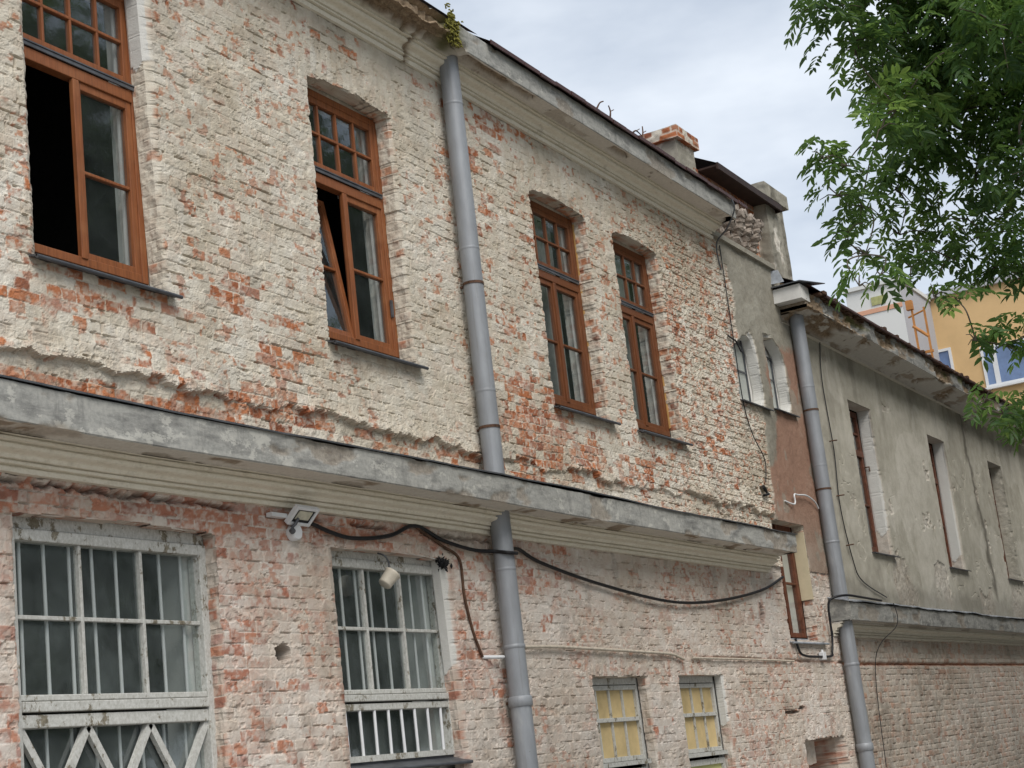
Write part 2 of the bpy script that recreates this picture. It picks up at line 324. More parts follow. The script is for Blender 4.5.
def upper_fn(X, Z):
    d, r1, r2, r3, fu, fv, row = bricks(X, Z, 0)
    # soldier courses over the windows
    for x0 in UPX:
        s = (X > x0 - .22) & (X < x0 + 1.46) & (Z > 5.60) & (Z < 5.98 + .03 * np.sin(X * 9))
        db, q1, q2, q3, gu, gv, _ = bricks(Z - 5.67 + .6 * (X - x0 - .62) * 0, X + .25 * (X - x0 - .62) * (Z - 5.6), 33)
        d = np.where(s, db, d); r1 = np.where(s, q1, r1); r2 = np.where(s, q2, r2); r3 = np.where(s, q3, r3); fu = np.where(s, gv, fu); fv = np.where(s, gu, fv)
    lo = fbm(X * .9, Z * .9, 5, 4); mid = fbm(X * 3.1, Z * 3.1, 9, 4); fine = fbm(X * 16, Z * 16, 13, 4, .6); vf = fbm(X * 48, Z * 48, 15, 3, .6)
    rough = ss(15.0, 17.6, X + (mid - .5) * 2)            # right part: knobbly, deeply raked
    p = .235 + gauss_sum(X, Z, UP_SPOTS) + (lo - .5) * .5 + (mid - .5) * .35
    p = p - .05 * ss(7.5, 11, X) * (X < 12.2)
    hf = fbm(X * 90, Z * 90, 17, 2)
    n = d + (fine - .5) * .010 + (vf - .5) * .005
    s = ss(.001, .0055, n)
    brk = ss(.2, .5, vf + .5 * p)
    speck = ss(.60, .66, fbm(X * 17, Z * 24, 19, 3)) * ss(.42, .60, fbm(X * 2.2, Z * 2.2, 23, 3) + .25 * rough + .3 * p)
    e = ss(.50, .60, p + (r1 - .5) * .55 + (fine - .5) * .45) * ss(.002, .007, n) * brk * (.45 + .55 * ss(.34, .56, fbm(X * 26, Z * 30, 37, 3)))
    e = np.maximum(e, .75 * speck * ss(.30, .6, r1 + .3 * rough))
    thick = ss(.42, .60, fbm(X * 1.7 + 9, Z * 2.3, 21, 4) + .10 * (1 - rough) - .25 * p) * (1 - .7 * rough)   # smooth lime smears
    jd = (.006 + .008 * rough + .004 * vn(X * 5, Z * 5, 71)) * (1 - .62 * thick)
    h = jd * (s - 1) + ((r2 - .5) * .006 + fu * (r3 - .5) * .004 + fv * (r1 - .5) * .004) * (1 - .6 * thick)
    h = h + (fine - .5) * (.005 + .011 * rough) + (vf - .5) * .006 + (hf - .5) * .004
    ter = fbm(X * 6.5, Z * 9, 25, 4, .6); h = h + .003 * (ss(.46, .475, ter) + ss(.56, .575, ter)) - .003    # flaking layers
    gap = ss(.54, .58, fbm(X * 10, Z * 15, 28, 3)) * ss(.006, .002, n)
    h = h - (.024 + .010 * rough) * gap * (1 - .6 * thick)
    pit = ss(.665, .70, fbm(X * 11, Z * 19, 29, 3)); h = h - .016 * pit * (.35 + .65 * rough)
    w1, w2 = worley(X * 19 + fine * 1.5, Z * 25 + vf, 81)
    h = h + rough * (ss(.0, .22, w2 - w1) - .8) * .011
    h = h + .007 * ss(.50, .53, fbm(X * 2.3 + 4, Z * 2.9, 95, 5)) * (1 - rough) - .008 * ss(.58, .60, fbm(X * 4.1, Z * 5.5, 96, 4)) * (1 - rough)
    h = h * (.66 + .24 * rough)
    # broken thick render band above the string cornice
    edge = 2.79 + .05 * ss(12, 18, X) + (fbm(X * 1.4, X * 0, 101, 4) - .5) * .18 + (fbm(X * 8, Z * 6, 103, 3) - .5) * .10 + (vf - .5) * .04
    below = ss(.006, -.006, Z - edge)
    bulge = np.exp(-np.maximum(Z - edge, 0) / .13) * ss(.36, .52, fbm(X * 1.1, Z * 1.5, 105, 3) + .06)
    h = h + .030 * bulge * (1 - below) * (.7 + .6 * fine) - below * (.012 + .03 * fine)
    thickb = np.clip(bulge * (1 - below), 0, 1)
    e = e * (1 - .8 * thickb * (mid < .62))
    sk = ss(2.60, 2.54, Z - (mid - .5) * .12); h = h + sk * .06
    e = e * (1 - .7 * sk)
    wash = np.clip(.47 + (lo - .5) * .8 + (mid - .5) * .7 + .10 * thick + .25 * (r3 - .5) + (fine - .5) * .35, 0, .93)
    plast = np.zeros_like(X); brown = plast.copy(); dirt = plast.copy()
    # the plastered bay at the right end
    bl = np.interp(Z, [1.6, 2.4, 2.75, 3.3, 4.0, 4.3, 5.2, 6.1, 6.6], [19.6, 19.62, 19.52, 19.60, 19.72, 19.66, 19.2, 19.2, 19.22])
    bay = ss(-.03, .03, X - bl + (fbm(X * 4, Z * 4, 111, 4) - .5) * .34)
    bay = np.maximum(bay, ss(5.9, 6.05, Z + (mid - .5) * .2) * ss(18.95, 19.05, X))
    bare = ss(.60, .66, fbm(X * 2.2, Z * 1.5, 113, 4) + .14 * ss(5.6, 5.3, Z) * ss(5.0, 5.3, Z) * ss(20.7, 21.1, X))
    bay = bay * (1 - bare * ss(1.9, 1.75, Z))
    bay = bay * ss(1.70, 1.80, Z + (fine - .5) * .12)
    brn = ss(.0, .12, np.minimum(X - 20.05 + (mid - .5) * .5 + np.clip((4.2 - Z) * .6, 0, .5), 5.20 + (fine - .5) * .12 + (X - 20.4) * .12 - Z))
    h = h * (1 - bay) + bay * (.012 + (fine - .5) * .008 + (mid - .5) * .02)
    e = e * (1 - bay); plast = bay; brown = brn * bay * (1 - .6 * ss(.64, .67, fbm(X * 3, Z * 2, 117, 4))) * (1 - .45 * ss(3.2, 2.2, Z))
    # cable hole
    q = np.hypot((X - 19.31) / .15, (Z - 3.10) / .075) + (fine - .5) * .9
    hole = ss(1.0, .6, q); h = h - .12 * hole; dirt = np.maximum(dirt, hole * .6)  # the hole's inner shade is painted in through dirt
    dirt = np.maximum(dirt, .14 * ss(.62, .72, fbm(X * 4, Z * 1.6, 121, 4)) * (1 - plast))
    return h, e, np.clip(r2 * .8 + .2 * mid, 0, 1), wash, plast, brown, dirt

def lower_fn(X, Z):
    d, r1, r2, r3, fu, fv, row = bricks(X, Z, 400)
    for (x0, w_, z0) in LOWARCH:
        s = (X > x0 - .12) & (X < x0 + w_ + .12) & (Z > z0 - .03) & (Z < z0 + .27)
        db, q1, q2, q3, gu, gv, _ = bricks(Z - z0, X + .25 * (X - x0 - w_ / 2) * (Z - z0), 433)
        d = np.where(s, db, d); r1 = np.where(s, q1, r1); r2 = np.where(s, q2, r2); r3 = np.where(s, q3, r3); fu = np.where(s, gv, fu); fv = np.where(s, gu, fv)
    lo = fbm(X * .8, Z * .8, 405, 4); mid = fbm(X * 3.1, Z * 3.1, 409, 4); fine = fbm(X * 16, Z * 16, 413, 4, .6); vf = fbm(X * 48, Z * 48, 415, 3, .6)
    far = ss(12.2, 14.5, X + (lo - .5) * 2)
    hf = fbm(X * 90, Z * 90, 417, 2)
    n = d + (fine - .5) * .013 + (vf - .5) * .005
    s = ss(.001, .006, n)
    p = .30 + gauss_sum(X, Z, LOW_SPOTS) + (lo - .5) * .55 + (mid - .5) * .45 - .10 * far
    smear = ss(.40, .60, fbm(X * 5, Z * 7, 419, 4) * .6 + vf * .4)
    base = .48 * ss(.08, .48, p + (r1 - .5) * .5) * (.35 + .65 * smear)          # thin wash: pink faces
    full = ss(.56, .66, p + (r1 - .5) * .55 + (fine - .5) * .45)
    mott = ss(.30, .58, fbm(X * 22, Z * 30, 437, 4, .6)); e = np.maximum(base * ss(.25, .60, vf * .5 + fine * .6), full * (.30 + .62 * mott) * (.55 + .45 * ss(.3, .55, vf * .6 + fine * .4 + .25 * p))) * ss(.001, .006, n)
    speck = ss(.60, .66, fbm(X * 17, Z * 26, 418, 3)) * ss(.38, .60, fbm(X * 2.2, Z * 2.2, 423, 3) + .12 * far); e = np.maximum(e, .65 * speck)
    thick = ss(.47, .62, fbm(X * 1.6 + 3, Z * 2.2, 421, 4))
    e = e * (1 - .8 * thick * (1 - full))
    jd = .0045 + .002 * vn(X * 5, Z * 5, 471) - .0025 * thick
    h = jd * (s - 1) + (r2 - .5) * .005 + fu * (r3 - .5) * .003 + fv * (r1 - .5) * .003 + (fine - .5) * .004 + (vf - .5) * .0045 + (hf - .5) * .003
    ter = fbm(X * 6.5, Z * 9, 425, 4, .6); h = h + .003 * (ss(.46, .475, ter) + ss(.54, .555, ter))
    gap = ss(.56, .60, fbm(X * 10, Z * 15, 428, 3)) * ss(.006, .0015, n); h = h - .020 * gap
    h = h - .010 * ss(.62, .65, fbm(X * 4.1, Z * 5.5, 496, 3)) * (1 - s * .3) - .012 * ss(.68, .71, fbm(X * 11, Z * 17, 429, 3))
    wash = np.clip(.5 + (lo - .5) * .8 + (mid - .5) * .6 + .12 * thick + .2 * (r3 - .5), 0, .93)
    dirt = .2 * ss(.66, .74, fbm(X * 4, Z * 4, 431, 4))
    h = h * .72
    # damaged course right under the string cornice: exposed red bricks with a broken slit
    top = ss(1.86, 1.90, Z + (mid - .5) * .06) * ss(12.6, 11.2, X)
    slit = np.exp(-((Z - 1.985 - (fine - .5) * .05) / .014) ** 2) * ss(.42, .55, fbm(X * 2, Z * 0, 433, 3)) * ss(13.0, 11.5, X)
    h = h - .06 * slit + top * .004; dirt = np.maximum(dirt, .5 * slit)  # the slit's shadow line is coloured in along with its depth
    # ledge / groove continuing to the wing
    g = np.exp(-((Z - (1.06 - .011 * (X - 12.6)) - (fine - .5) * .015) / .016) ** 2) * ss(16.0, 17.0, X)
    h = h - .03 * g * ss(.35, .5, mid); e = np.maximum(e, g * .6)
    # small hole, putlog slot and the broken wedge by the niche
    for (hx, hz, rx, rz, a) in ((9.24, 1.01, .085, .065, .30), (18.61, 1.56, .07, .11, .22), (19.15, .37, .28, .022, .05), (19.5, .41, .12, .03, .05)):
        q = np.hypot((X - hx) / rx, (Z - hz) / rz) + (fine - .5) * 1.1; hole = ss(1.0, .8, q); h = h - a * hole; dirt = np.maximum(dirt, hole * .75)  # dirt also darkens the insides, standing in for the holes' shade
        rim = ss(1.9, 1.2, q) * (1 - hole); e = np.maximum(e, .5 * rim * (mid > .48))
    z0 = np.zeros_like(X)
    return h, e, np.clip(r2 * .75 + .25 * mid, 0, 1), wash, z0, z0.copy(), dirt

def wing_fn(X, Z):
    d, r1, r2, r3, fu, fv, row = bricks(X, Z, 800, .080)
    lo = fbm(X * .7, Z * .9, 805, 4); mid = fbm(X * 2.7, Z * 3.1, 809, 4); fine = fbm(X * 12, Z * 12, 813, 4, .6)
    n = d + (fine - .5) * .012; s = ss(.002, .015, n)
    h = .010 * (s - 1) * ss(.36, .62, fbm(X * 7, Z * 8, 831, 3)) + (r2 - .5) * .010 + (fine - .5) * .012 - .022 * ss(.60, .66, fbm(X * 10, Z * 12, 828, 3)) * ss(.013, 0.004, n)
    e = .20 * ss(.35, .6, lo * .4 + r1 * .6) * ss(.3, .6, fine + .2 * mid) * ss(.003, .01, n) + .3 * ss(.70, .76, r1 * .5 + mid * .6) * ss(.4, .6, fine)
    wash = np.clip(.45 + (lo - .5) * .9 + (mid - .5) * .5, 0, .93)
    pl = ss(1.55, 1.6, Z)
    chips = ss(.545, .57, fbm(X * 1.9, Z * 2.4, 841, 5) * .75 + .33 * ss(3.0, 1.9, Z)) * ss(.45, .60, fbm(X * .8 + 3, Z * .8, 843, 3))
    hp = .006 + (mid - .5) * .012 + (fine - .5) * .006 - .020 * chips * (.6 + .8 * fbm(X * 24, Z * 24, 845, 2))
    crack = np.exp(-((fbm(X * 1.3, Z * 1.6, 851, 4) - .5) / .006) ** 2) * ss(.5, .6, fbm(X * .6, Z * .6, 852, 2)); hp = hp - .012 * crack
    h = h * (1 - pl) + pl * hp; e = e * (1 - pl)
    g = np.exp(-((Z - .95 - (fine - .5) * .03) / .022) ** 2); h = h - .05 * g; e = np.maximum(e, g * .95)
    streak = .6 * ss(.60, .72, fbm(X * 3.0, Z * .35, 861, 4)) * ss(4.2, 5.5, Z + .8 * mid) + .7 * ss(.50, .66, fbm(X * 1.1, Z * .7, 863, 4)) * ss(4.3, 5.6, Z)
    patch = ss(.49, .51, fbm(X * .42 + 1.7, Z * .5, 871, 3) + (fine - .5) * .05); patch2 = ss(.55, .57, fbm(X * .9, Z * .8 + 4, 873, 4))
    wash = np.where(pl > .5, np.clip(.45 + .42 * (patch - .5) + .22 * patch2 + .5 * (mid - .5), 0, .93), wash)
    run = np.exp(-((X - 30.5 - .35 * (5.5 - Z) / 3 - (mid - .5) * .4) / .14) ** 2) * ss(1.8, 2.4, Z) * .7
    low = ss(2.25, 2.0, Z - (mid - .5) * .35) * pl
    dirt = np.clip(np.maximum.reduce([streak * .32 * pl, run * pl, low * .35, .16 * ss(.60, .72, fbm(X * 2, Z * 1.2, 865, 3)) * (1 - pl), .25 * chips * (fine > .5)]), 0, .85)
    plast = pl * (1 - .55 * chips); return h, e, np.clip(r2 * .8 + .2 * mid, 0, 1), wash, plast, np.zeros_like(X), dirt

class Opening:
    def __init__(s, poly=None, flat=False, expo=.5, x0=0, x1=0, z0=0, z1=0, rise=0, rag=.012, depth=.15, white=None):
        s.p = poly; s.flat = flat; s.expo = expo; s.x0, s.x1, s.z0, s.z1, s.rise, s.rag, s.depth, s.white = x0, x1, z0, z1, rise, rag, depth, white
    def inside(s, X, Z):
        nx = X + (fbm(X * 3, Z * 14, 201, 3) - .5) * 2.4 * s.rag; nz = Z + (fbm(X * 14, Z * 4, 203, 3) - .5) * 2.4 * s.rag
        if s.p is None:
            xm = (s.x0 + s.x1) / 2; hw = (s.x1 - s.x0) / 2
            return (nx > s.x0) & (nx < s.x1) & (nz > s.z0) & (nz < s.z1 + s.rise * (1 - ((nx - xm) / hw) ** 2))
        r = np.zeros(X.shape, bool); P = s.p
        for i in range(len(P)):
            (xa, za), (xb, zb) = P[i], P[i - 1]
            c = ((za > nz) != (zb > nz)); r ^= c & (nx < (xb - xa) * (nz - za) / ((zb - za) or 1e-9) + xa)
        return r

def wall_grid(name, m, xs, zs, fn, ops, parent, y0=0.0, label=None):
    X, Z = np.meshgrid(xs, zs); nx, nz = len(xs), len(zs)
    h, e, t, wsh, pl, br, di = fn(X, Z)
    cx = (X[:-1, :-1] + X[1:, 1:]) / 2; cz = (Z[:-1, :-1] + Z[1:, 1:]) / 2
    keep = np.ones(cx.shape, bool); own = np.full(cx.shape, -1)
    for k, o in enumerate(ops):
        ins = o.inside(cx, cz); keep &= ~ins; own[ins] = k
    V = np.stack([X, y0 - h, Z], -1).reshape(-1, 3); CA = np.stack([e, t, wsh], -1).reshape(-1, 3); CB = np.stack([pl, br, di], -1).reshape(-1, 3)
    idx = np.arange(nx * nz).reshape(nz, nx)
    F = np.stack([idx[:-1, :-1], idx[:-1, 1:], idx[1:, 1:], idx[1:, :-1]], -1)[keep]
    # reveals: every edge between a kept and a removed cell is drawn back into the wall
    E_ = []; O_ = []; D_ = []
    a = keep[:, :-1] & ~keep[:, 1:]; ii = np.argwhere(a); E_.append(np.c_[idx[ii[:, 0], ii[:, 1] + 1], idx[ii[:, 0] + 1, ii[:, 1] + 1]]); O_.append(own[ii[:, 0], ii[:, 1] + 1]); D_.append(np.tile([1, 0], (len(ii), 1)))
    a = ~keep[:, :-1] & keep[:, 1:]; ii = np.argwhere(a); E_.append(np.c_[idx[ii[:, 0] + 1, ii[:, 1] + 1], idx[ii[:, 0], ii[:, 1] + 1]]); O_.append(own[ii[:, 0], ii[:, 1]]); D_.append(np.tile([-1, 0], (len(ii), 1)))
    a = keep[:-1] & ~keep[1:]; ii = np.argwhere(a); E_.append(np.c_[idx[ii[:, 0] + 1, ii[:, 1] + 1], idx[ii[:, 0] + 1, ii[:, 1]]]); O_.append(own[ii[:, 0] + 1, ii[:, 1]]); D_.append(np.tile([0, 1], (len(ii), 1)))
    a = ~keep[:-1] & keep[1:]; ii = np.argwhere(a); E_.append(np.c_[idx[ii[:, 0] + 1, ii[:, 1]], idx[ii[:, 0] + 1, ii[:, 1] + 1]]); O_.append(own[ii[:, 0], ii[:, 1]]); D_.append(np.tile([0, -1], (len(ii), 1)))
    E_ = np.concatenate(E_); O_ = np.concatenate(O_); D_ = np.concatenate(D_).astype(float)
    if len(E_):
        uq, inv = np.unique(E_.ravel(), return_inverse=True); inv = inv.reshape(-1, 2)
        nd = np.zeros((len(uq), 2)); np.add.at(nd, inv[:, 0], D_); np.add.at(nd, inv[:, 1], D_); nd /= np.linalg.norm(nd, axis=1, keepdims=True) + 1e-9
        ow = np.zeros(len(uq), int); ow[inv[:, 0]] = O_; ow[inv[:, 1]] = O_
        dep = np.array([o.depth for o in ops])[ow]; K = 9; base = V[uq]; prev = uq; nv = len(V)
        jamb = np.abs(nd[:, 0]) >= np.abs(nd[:, 1]) - .1
        smx = base[:, 0].copy()                                # jamb line straightened behind the ragged front edge
        for q, o in enumerate(ops):
            xm_ = (o.x0 + o.x1) / 2 if o.p is None else sum(p[0] for p in o.p) / len(o.p)
            for sg in (-1, 1):
                sel = np.where((ow == q) & jamb & ((base[:, 0] - xm_) * sg > 0))[0]
                if len(sel) > 12:
                    zz_ = base[sel, 2] - base[sel, 2].mean(); smx[sel] = np.polyval(np.polyfit(zz_, base[sel, 0], 1 if o.p is None else 4), zz_)
        strength = np.array([1.0 if (o.flat or o.white is not None) else .45 for o in ops])[ow] * jamb
        for k in range(1, K + 1):
            yy = dep * k / K
            u = np.where(jamb, yy, base[:, 2] * 0 + yy); vv = np.where(jamb, base[:, 2], base[:, 0])
            d, r1, r2, r3, fu, fv, _ = bricks(u + .03, vv, 300)
            fine = fbm(u * 16, vv * 16, 313, 3); ee = ss(.40, .62, r1 * .55 + fbm(u * 4, vv * 4, 315, 3) * .5 + (np.array([o.expo for o in ops])[ow] - .5) * .6) * ss(.002, .01, d) * (.4 + .5 * ss(.35, .6, fbm(u * 24, vv * 24, 319, 3)))
            disp = (.005 * ss(.0, .006, d) - .005) + (fine - .5) * .022 + (fbm(u * 40, vv * 40, 321, 2) - .5) * .008
            P = base.copy(); P[:, 1] = base[:, 1] * (1 - k / K) + (y0 + yy) * (k / K) if False else np.where(k == 1, base[:, 1] * .5, 0) + y0 + yy
            pl_ = np.array([float(o.flat and o.white is None) for o in ops])[ow]; wv = .45 + .5 * (fbm(u * 3, vv * 3, 317, 3) - .3)
            fl_ = np.array([o.flat for o in ops])[ow]; disp = np.where(fl_, (fine - .5) * .014, disp)
            for q, o in enumerate(ops):
                if o.white is not None:
                    wm = (ow == q) & jamb & (base[:, 0] > (o.x0 + o.x1) / 2) & (base[:, 2] > o.white + .05 * np.sin(yy * 30 + base[:, 2] * 9))
                    ee = np.where(wm, 0, ee); wv = np.where(wm, 1.15, wv); disp = np.where(wm, .008 + (fine - .5) * .003, disp)
            P[:, 0] += (smx - base[:, 0]) * strength * (1 if k > 1 else .6)
            if k < K: P[:, 0] += nd[:, 0] * disp; P[:, 2] += nd[:, 1] * disp
            V = np.concatenate([V, P]); CA = np.concatenate([CA, np.c_[ee, r2, np.where(wv > 1.1, wv, np.minimum(wv, .93))]]); CB = np.concatenate([CB, np.c_[pl_, pl_ * 0, pl_ * 0]])
            cur = nv + np.arange(len(uq)); nv += len(uq)
            F = np.concatenate([F, np.c_[prev[inv[:, 0]] if k == 1 else (prev[inv[:, 0]]), cur[inv[:, 0]], cur[inv[:, 1]], prev[inv[:, 1]]]])
            prev = cur
    used = np.unique(F); mp_ = np.full(len(V), -1); mp_[used] = np.arange(len(used))
    o = np_mesh(name, m, V[used], mp_[F], parent, {'ca': CA[used], 'cb': CB[used]}, smooth=False)
    if label: o['label'] = label
    return o
def spaced(a, b, s0, s1):
    r = [a]
    while r[-1] < b: r.append(r[-1] + s0 + (s1 - s0) * (r[-1] - a) / (b - a))
    return np.array(r)

# ---------------------------------------------------------------- ground
def sheet(name, m, x0, x1, y0, y1, z):
    b = MB(); b.add([(x0, y0, z), (x1, y0, z), (x1, y1, z), (x0, y1, z)], [(0, 1, 2, 3)]); o = b.build(name, m); o['kind'] = 'structure'; return o
sheet('ground', M['pale_ground'], -900, 900, -900, 900, -EYE)
pv = MB(); pv.box(-40, 60, -2.2, -.02, -EYE + .002, -EYE + .12); o = pv.build('pavement', M['paving']); o['kind'] = 'structure'
pv = MB(); pv.box(-40, 60, -2.34, -2.203, -EYE + .002, -EYE + .135); o = pv.build('kerb', M['kerb'], bevel=.015); o['kind'] = 'structure'

# ---------------------------------------------------------------- the brick house
house = thing('brick_house', 'long two storey brick house with flaking limewash, orange wooden windows and barred ground floor windows', 'house', (14, 0, -EYE))
UPX = [7.05, 10.15, 13.85, 15.72]; OW = 1.243
LOWARCH = [(13.93, OW, .84), (15.91, OW, .84), (19.4, 1.55, .05)]
S1 = [(18.98, 4.20), (19.86, 4.24), (19.80, 5.16), (19.66, 5.26), (19.30, 5.10), (18.98, 4.93)]
S2 = [(20.14, 4.25), (20.84, 4.29), (20.86, 4.98), (20.70, 5.20), (20.42, 5.33), (20.12, 5.28)]
ops_up = [Opening(x0=x, x1=x + OW, z0=3.405, z1=5.655, rise=.06, depth=.152, rag=.016, expo=(.18, .22, .5, .56)[i], white=(5.12 if i == 0 else None)) for i, x in enumerate(UPX)]
ops_up += [Opening(poly=S1, depth=.16, rag=.02, expo=.1, flat=True, white=-5), Opening(poly=S2, depth=.16, rag=.03, expo=.1, flat=True, white=-5), Opening(x0=19.47, x1=20.56, z0=2.14, z1=2.75, depth=.16, rag=.006)]
xs = np.concatenate([np.arange(5.0, 6.2, .02), spaced(6.2, 21.30, .0082, .0185)]); zu = np.arange(2.14, 6.345, .0098)
wall_grid('upper_wall', M['masonry'], xs, zu, upper_fn, ops_up, house, label='upper storey wall of bare brick under flaking cream limewash')
ops_lo = [Opening(x0=6.78, x1=8.60, z0=-.55, z1=1.80, depth=.11, rag=.010, rise=.02), Opening(x0=9.88, x1=11.575, z0=-.05, z1=1.79, depth=.11, rag=.010, rise=.02, white=.9),
          Opening(x0=13.93, x1=13.93 + OW, z0=-.95, z1=.825, depth=.107, rag=.014, expo=.1), Opening(x0=15.91, x1=15.91 + OW, z0=-.95, z1=.825, depth=.107, rag=.014, white=.32),
          Opening(x0=19.41, x1=20.97, z0=-1.0, z1=.03, depth=.62, rag=.02), Opening(x0=19.47, x1=20.56, z0=1.24, z1=2.2, depth=.16, rag=.012)]
zl = np.concatenate([np.arange(-1.6, -1.0, .05), np.arange(-1.0, 2.15, .0098)])
wall_grid('lower_wall', M['masonry_low'], xs, zl, lower_fn, ops_lo, house, label='ground floor wall of pink brick under worn limewash')
# dark shell behind the facade
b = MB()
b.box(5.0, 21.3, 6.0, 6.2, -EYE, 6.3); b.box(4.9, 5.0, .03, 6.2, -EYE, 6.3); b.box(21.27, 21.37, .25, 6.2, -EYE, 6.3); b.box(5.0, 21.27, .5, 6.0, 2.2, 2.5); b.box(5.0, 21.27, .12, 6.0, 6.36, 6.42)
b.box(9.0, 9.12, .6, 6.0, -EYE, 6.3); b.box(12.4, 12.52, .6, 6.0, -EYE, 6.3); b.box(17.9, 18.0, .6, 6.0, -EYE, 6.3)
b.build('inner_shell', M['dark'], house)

def cornice(name, m, prof, x0, x1, zones, parent, seed=0, fall=None, chip=0, sag=.012, rubble=None, step=.03, label=None):
    """moulded band: profile (y,z) points run along the wall with sag, chips and rubbed edges"""
    P = []; Zn = []; join = []
    for j, (p, q, zn) in enumerate(zip(prof[:-1], prof[1:], zones)):
        L = math.hypot(q[0] - p[0], q[1] - p[1]); k = max(1, int(L / .016))
        if j > 0:
            o_ = prof[j - 1]; a1 = math.atan2(p[1] - o_[1], p[0] - o_[0]); a2 = math.atan2(q[1] - p[1], q[0] - p[0])
            if abs((a2 - a1 + math.pi) % (2 * math.pi) - math.pi) > .45: P.append(p); Zn.append(zones[j - 1]); join.append(False)   # sharp arris: split the vertices
        for i in range(k): P.append((p[0] + (q[0] - p[0]) * i / k, p[1] + (q[1] - p[1]) * i / k)); Zn.append(zn); join.append(True)
    P.append(prof[-1]); Zn.append(zones[-1]); P = np.array(P); Zn = np.array(Zn); join = np.array(join)
    xs = np.arange(x0, x1 + step * .5, step); n, k = len(xs), len(P)
    s = np.concatenate([[0], np.cumsum(np.linalg.norm(np.diff(P, axis=0), axis=1))])
    X = np.repeat(xs, k); S = np.tile(s, n); Y = np.tile(P[:, 0], n); Z = np.tile(P[:, 1], n)
    nx = np.gradient(P[:, 1]); ny = -np.gradient(P[:, 0]); L = np.hypot(nx, ny) + 1e-6
    N = np.stack([-nx / L, -ny / L], -1); dup = np.where(~join)[0]; av = N[dup] + N[dup + 1]; N[dup] = av; N[dup + 1] = av; N = N / (np.linalg.norm(N, axis=1, keepdims=True) + 1e-6); N = np.tile(N, (n, 1))
    a = (fbm(X * 7, S * 9, seed, 4) - .5) * .010 + (fbm(X * 30, S * 30, seed + 5, 2) - .5) * .003
    c = ss(.62, .67, fbm(X * 1.9, S * 4.5, seed + 9, 4)) * chip
    a = a - c * .022 * (np.tile(Zn, n) > .2)
    rb = np.zeros(len(X)); moss = rb.copy()
    if rubble is not None:
        rb, moss, da = rubble(X, S, s[-1]); a = a + da
    W = (fbm(X * .25, X * 0, seed + 21, 2) - .5) * sag * 2
    Zl = Z + W; edge = (S < .004) | (S > s[-1] - .004)
    V = np.stack([X, Y - N[:, 0] * 0 + N[:, 0] * -a * -1, Zl + N[:, 1] * a], -1); 
    V[:, 1] = Y + N[:, 0] * a; V[edge, 1] = Y[edge]
    ca = np.stack([np.tile(Zn, n), np.clip(rb + c * .8 * (np.tile(Zn, n) > .2), 0, 1), moss], -1)
    idx = np.arange(n * k).reshape(n, k); F = np.stack([idx[:-1, :-1], idx[:-1, 1:], idx[1:, 1:], idx[1:, :-1]], -1)[:, join].reshape(-1, 4)
    # end caps as fans of quads to a centre point at the wall
    V0 = V.copy(); caps = []
    for row in (0, n - 1):
        b0 = len(V); q = V0[idx[row]].copy(); q2 = q.copy(); q2[:, 1] = .0
        V = np.concatenate([V, q, q2]); ca = np.concatenate([ca, ca[idx[row]], ca[idx[row]]])
        i = np.arange(k - 1)[join]; caps.append(np.stack([b0 + i, b0 + i + 1, b0 + k + i + 1, b0 + k + i], -1))
    o = np_mesh(name, m, V, np.concatenate([F] + caps), parent, {'ca': ca})
    if label: o['label'] = label
    return o
def ogee(y0, z0, y1, z1, n=9):
    r = []
    for i in range(n + 1):
        t = i / n; r.append((y0 + (y1 - y0) * (t - .16 * math.sin(2 * math.pi * t) * .9), z0 + (z1 - z0) * (t + .13 * math.sin(2 * math.pi * t))))
    return r
# string cornice between the storeys
pr = [(.0, 2.03), (-.040, 2.032), (-.040, 2.062), (-.026, 2.064), (-.026, 2.072), (-.066, 2.074), (-.068, 2.092), (-.052, 2.094), (-.052, 2.10), (-.084, 2.102)] + ogee(-.086, 2.104, -.165, 2.163) + [(-.150, 2.166), (-.150, 2.174), (-.196, 2.176), (-.196, 2.193), (-.178, 2.195), (-.178, 2.203), (-.216, 2.205), (-.216, 2.214), (-.40, 2.220), (-.40, 2.204), (-.425, 2.204), (-.432, 2.212), (-.432, 2.43), (-.42, 2.437), (0, 2.52)]
zn = [0 if p[0] > -.21 else (.5 if p[1] < 2.2205 and p[0] > -.42 else 1.0) for p in pr[:-1]]; zn[-1] = 1.0; zn[-2] = 1.0
def string_rubble(X, S, L):
    return (.8 * ss(.64, .68, fbm(X * 2.5, S * 3, 511, 4)) * (S > .42) * (S < .62), 0 * X, 0 * X)
cornice('string_cornice', M['cornice'], pr, 5.0, 18.97, zn, house, 501, chip=.5, sag=.02, rubble=string_rubble, label='moulded cream string cornice with a stained grey lip between the storeys')
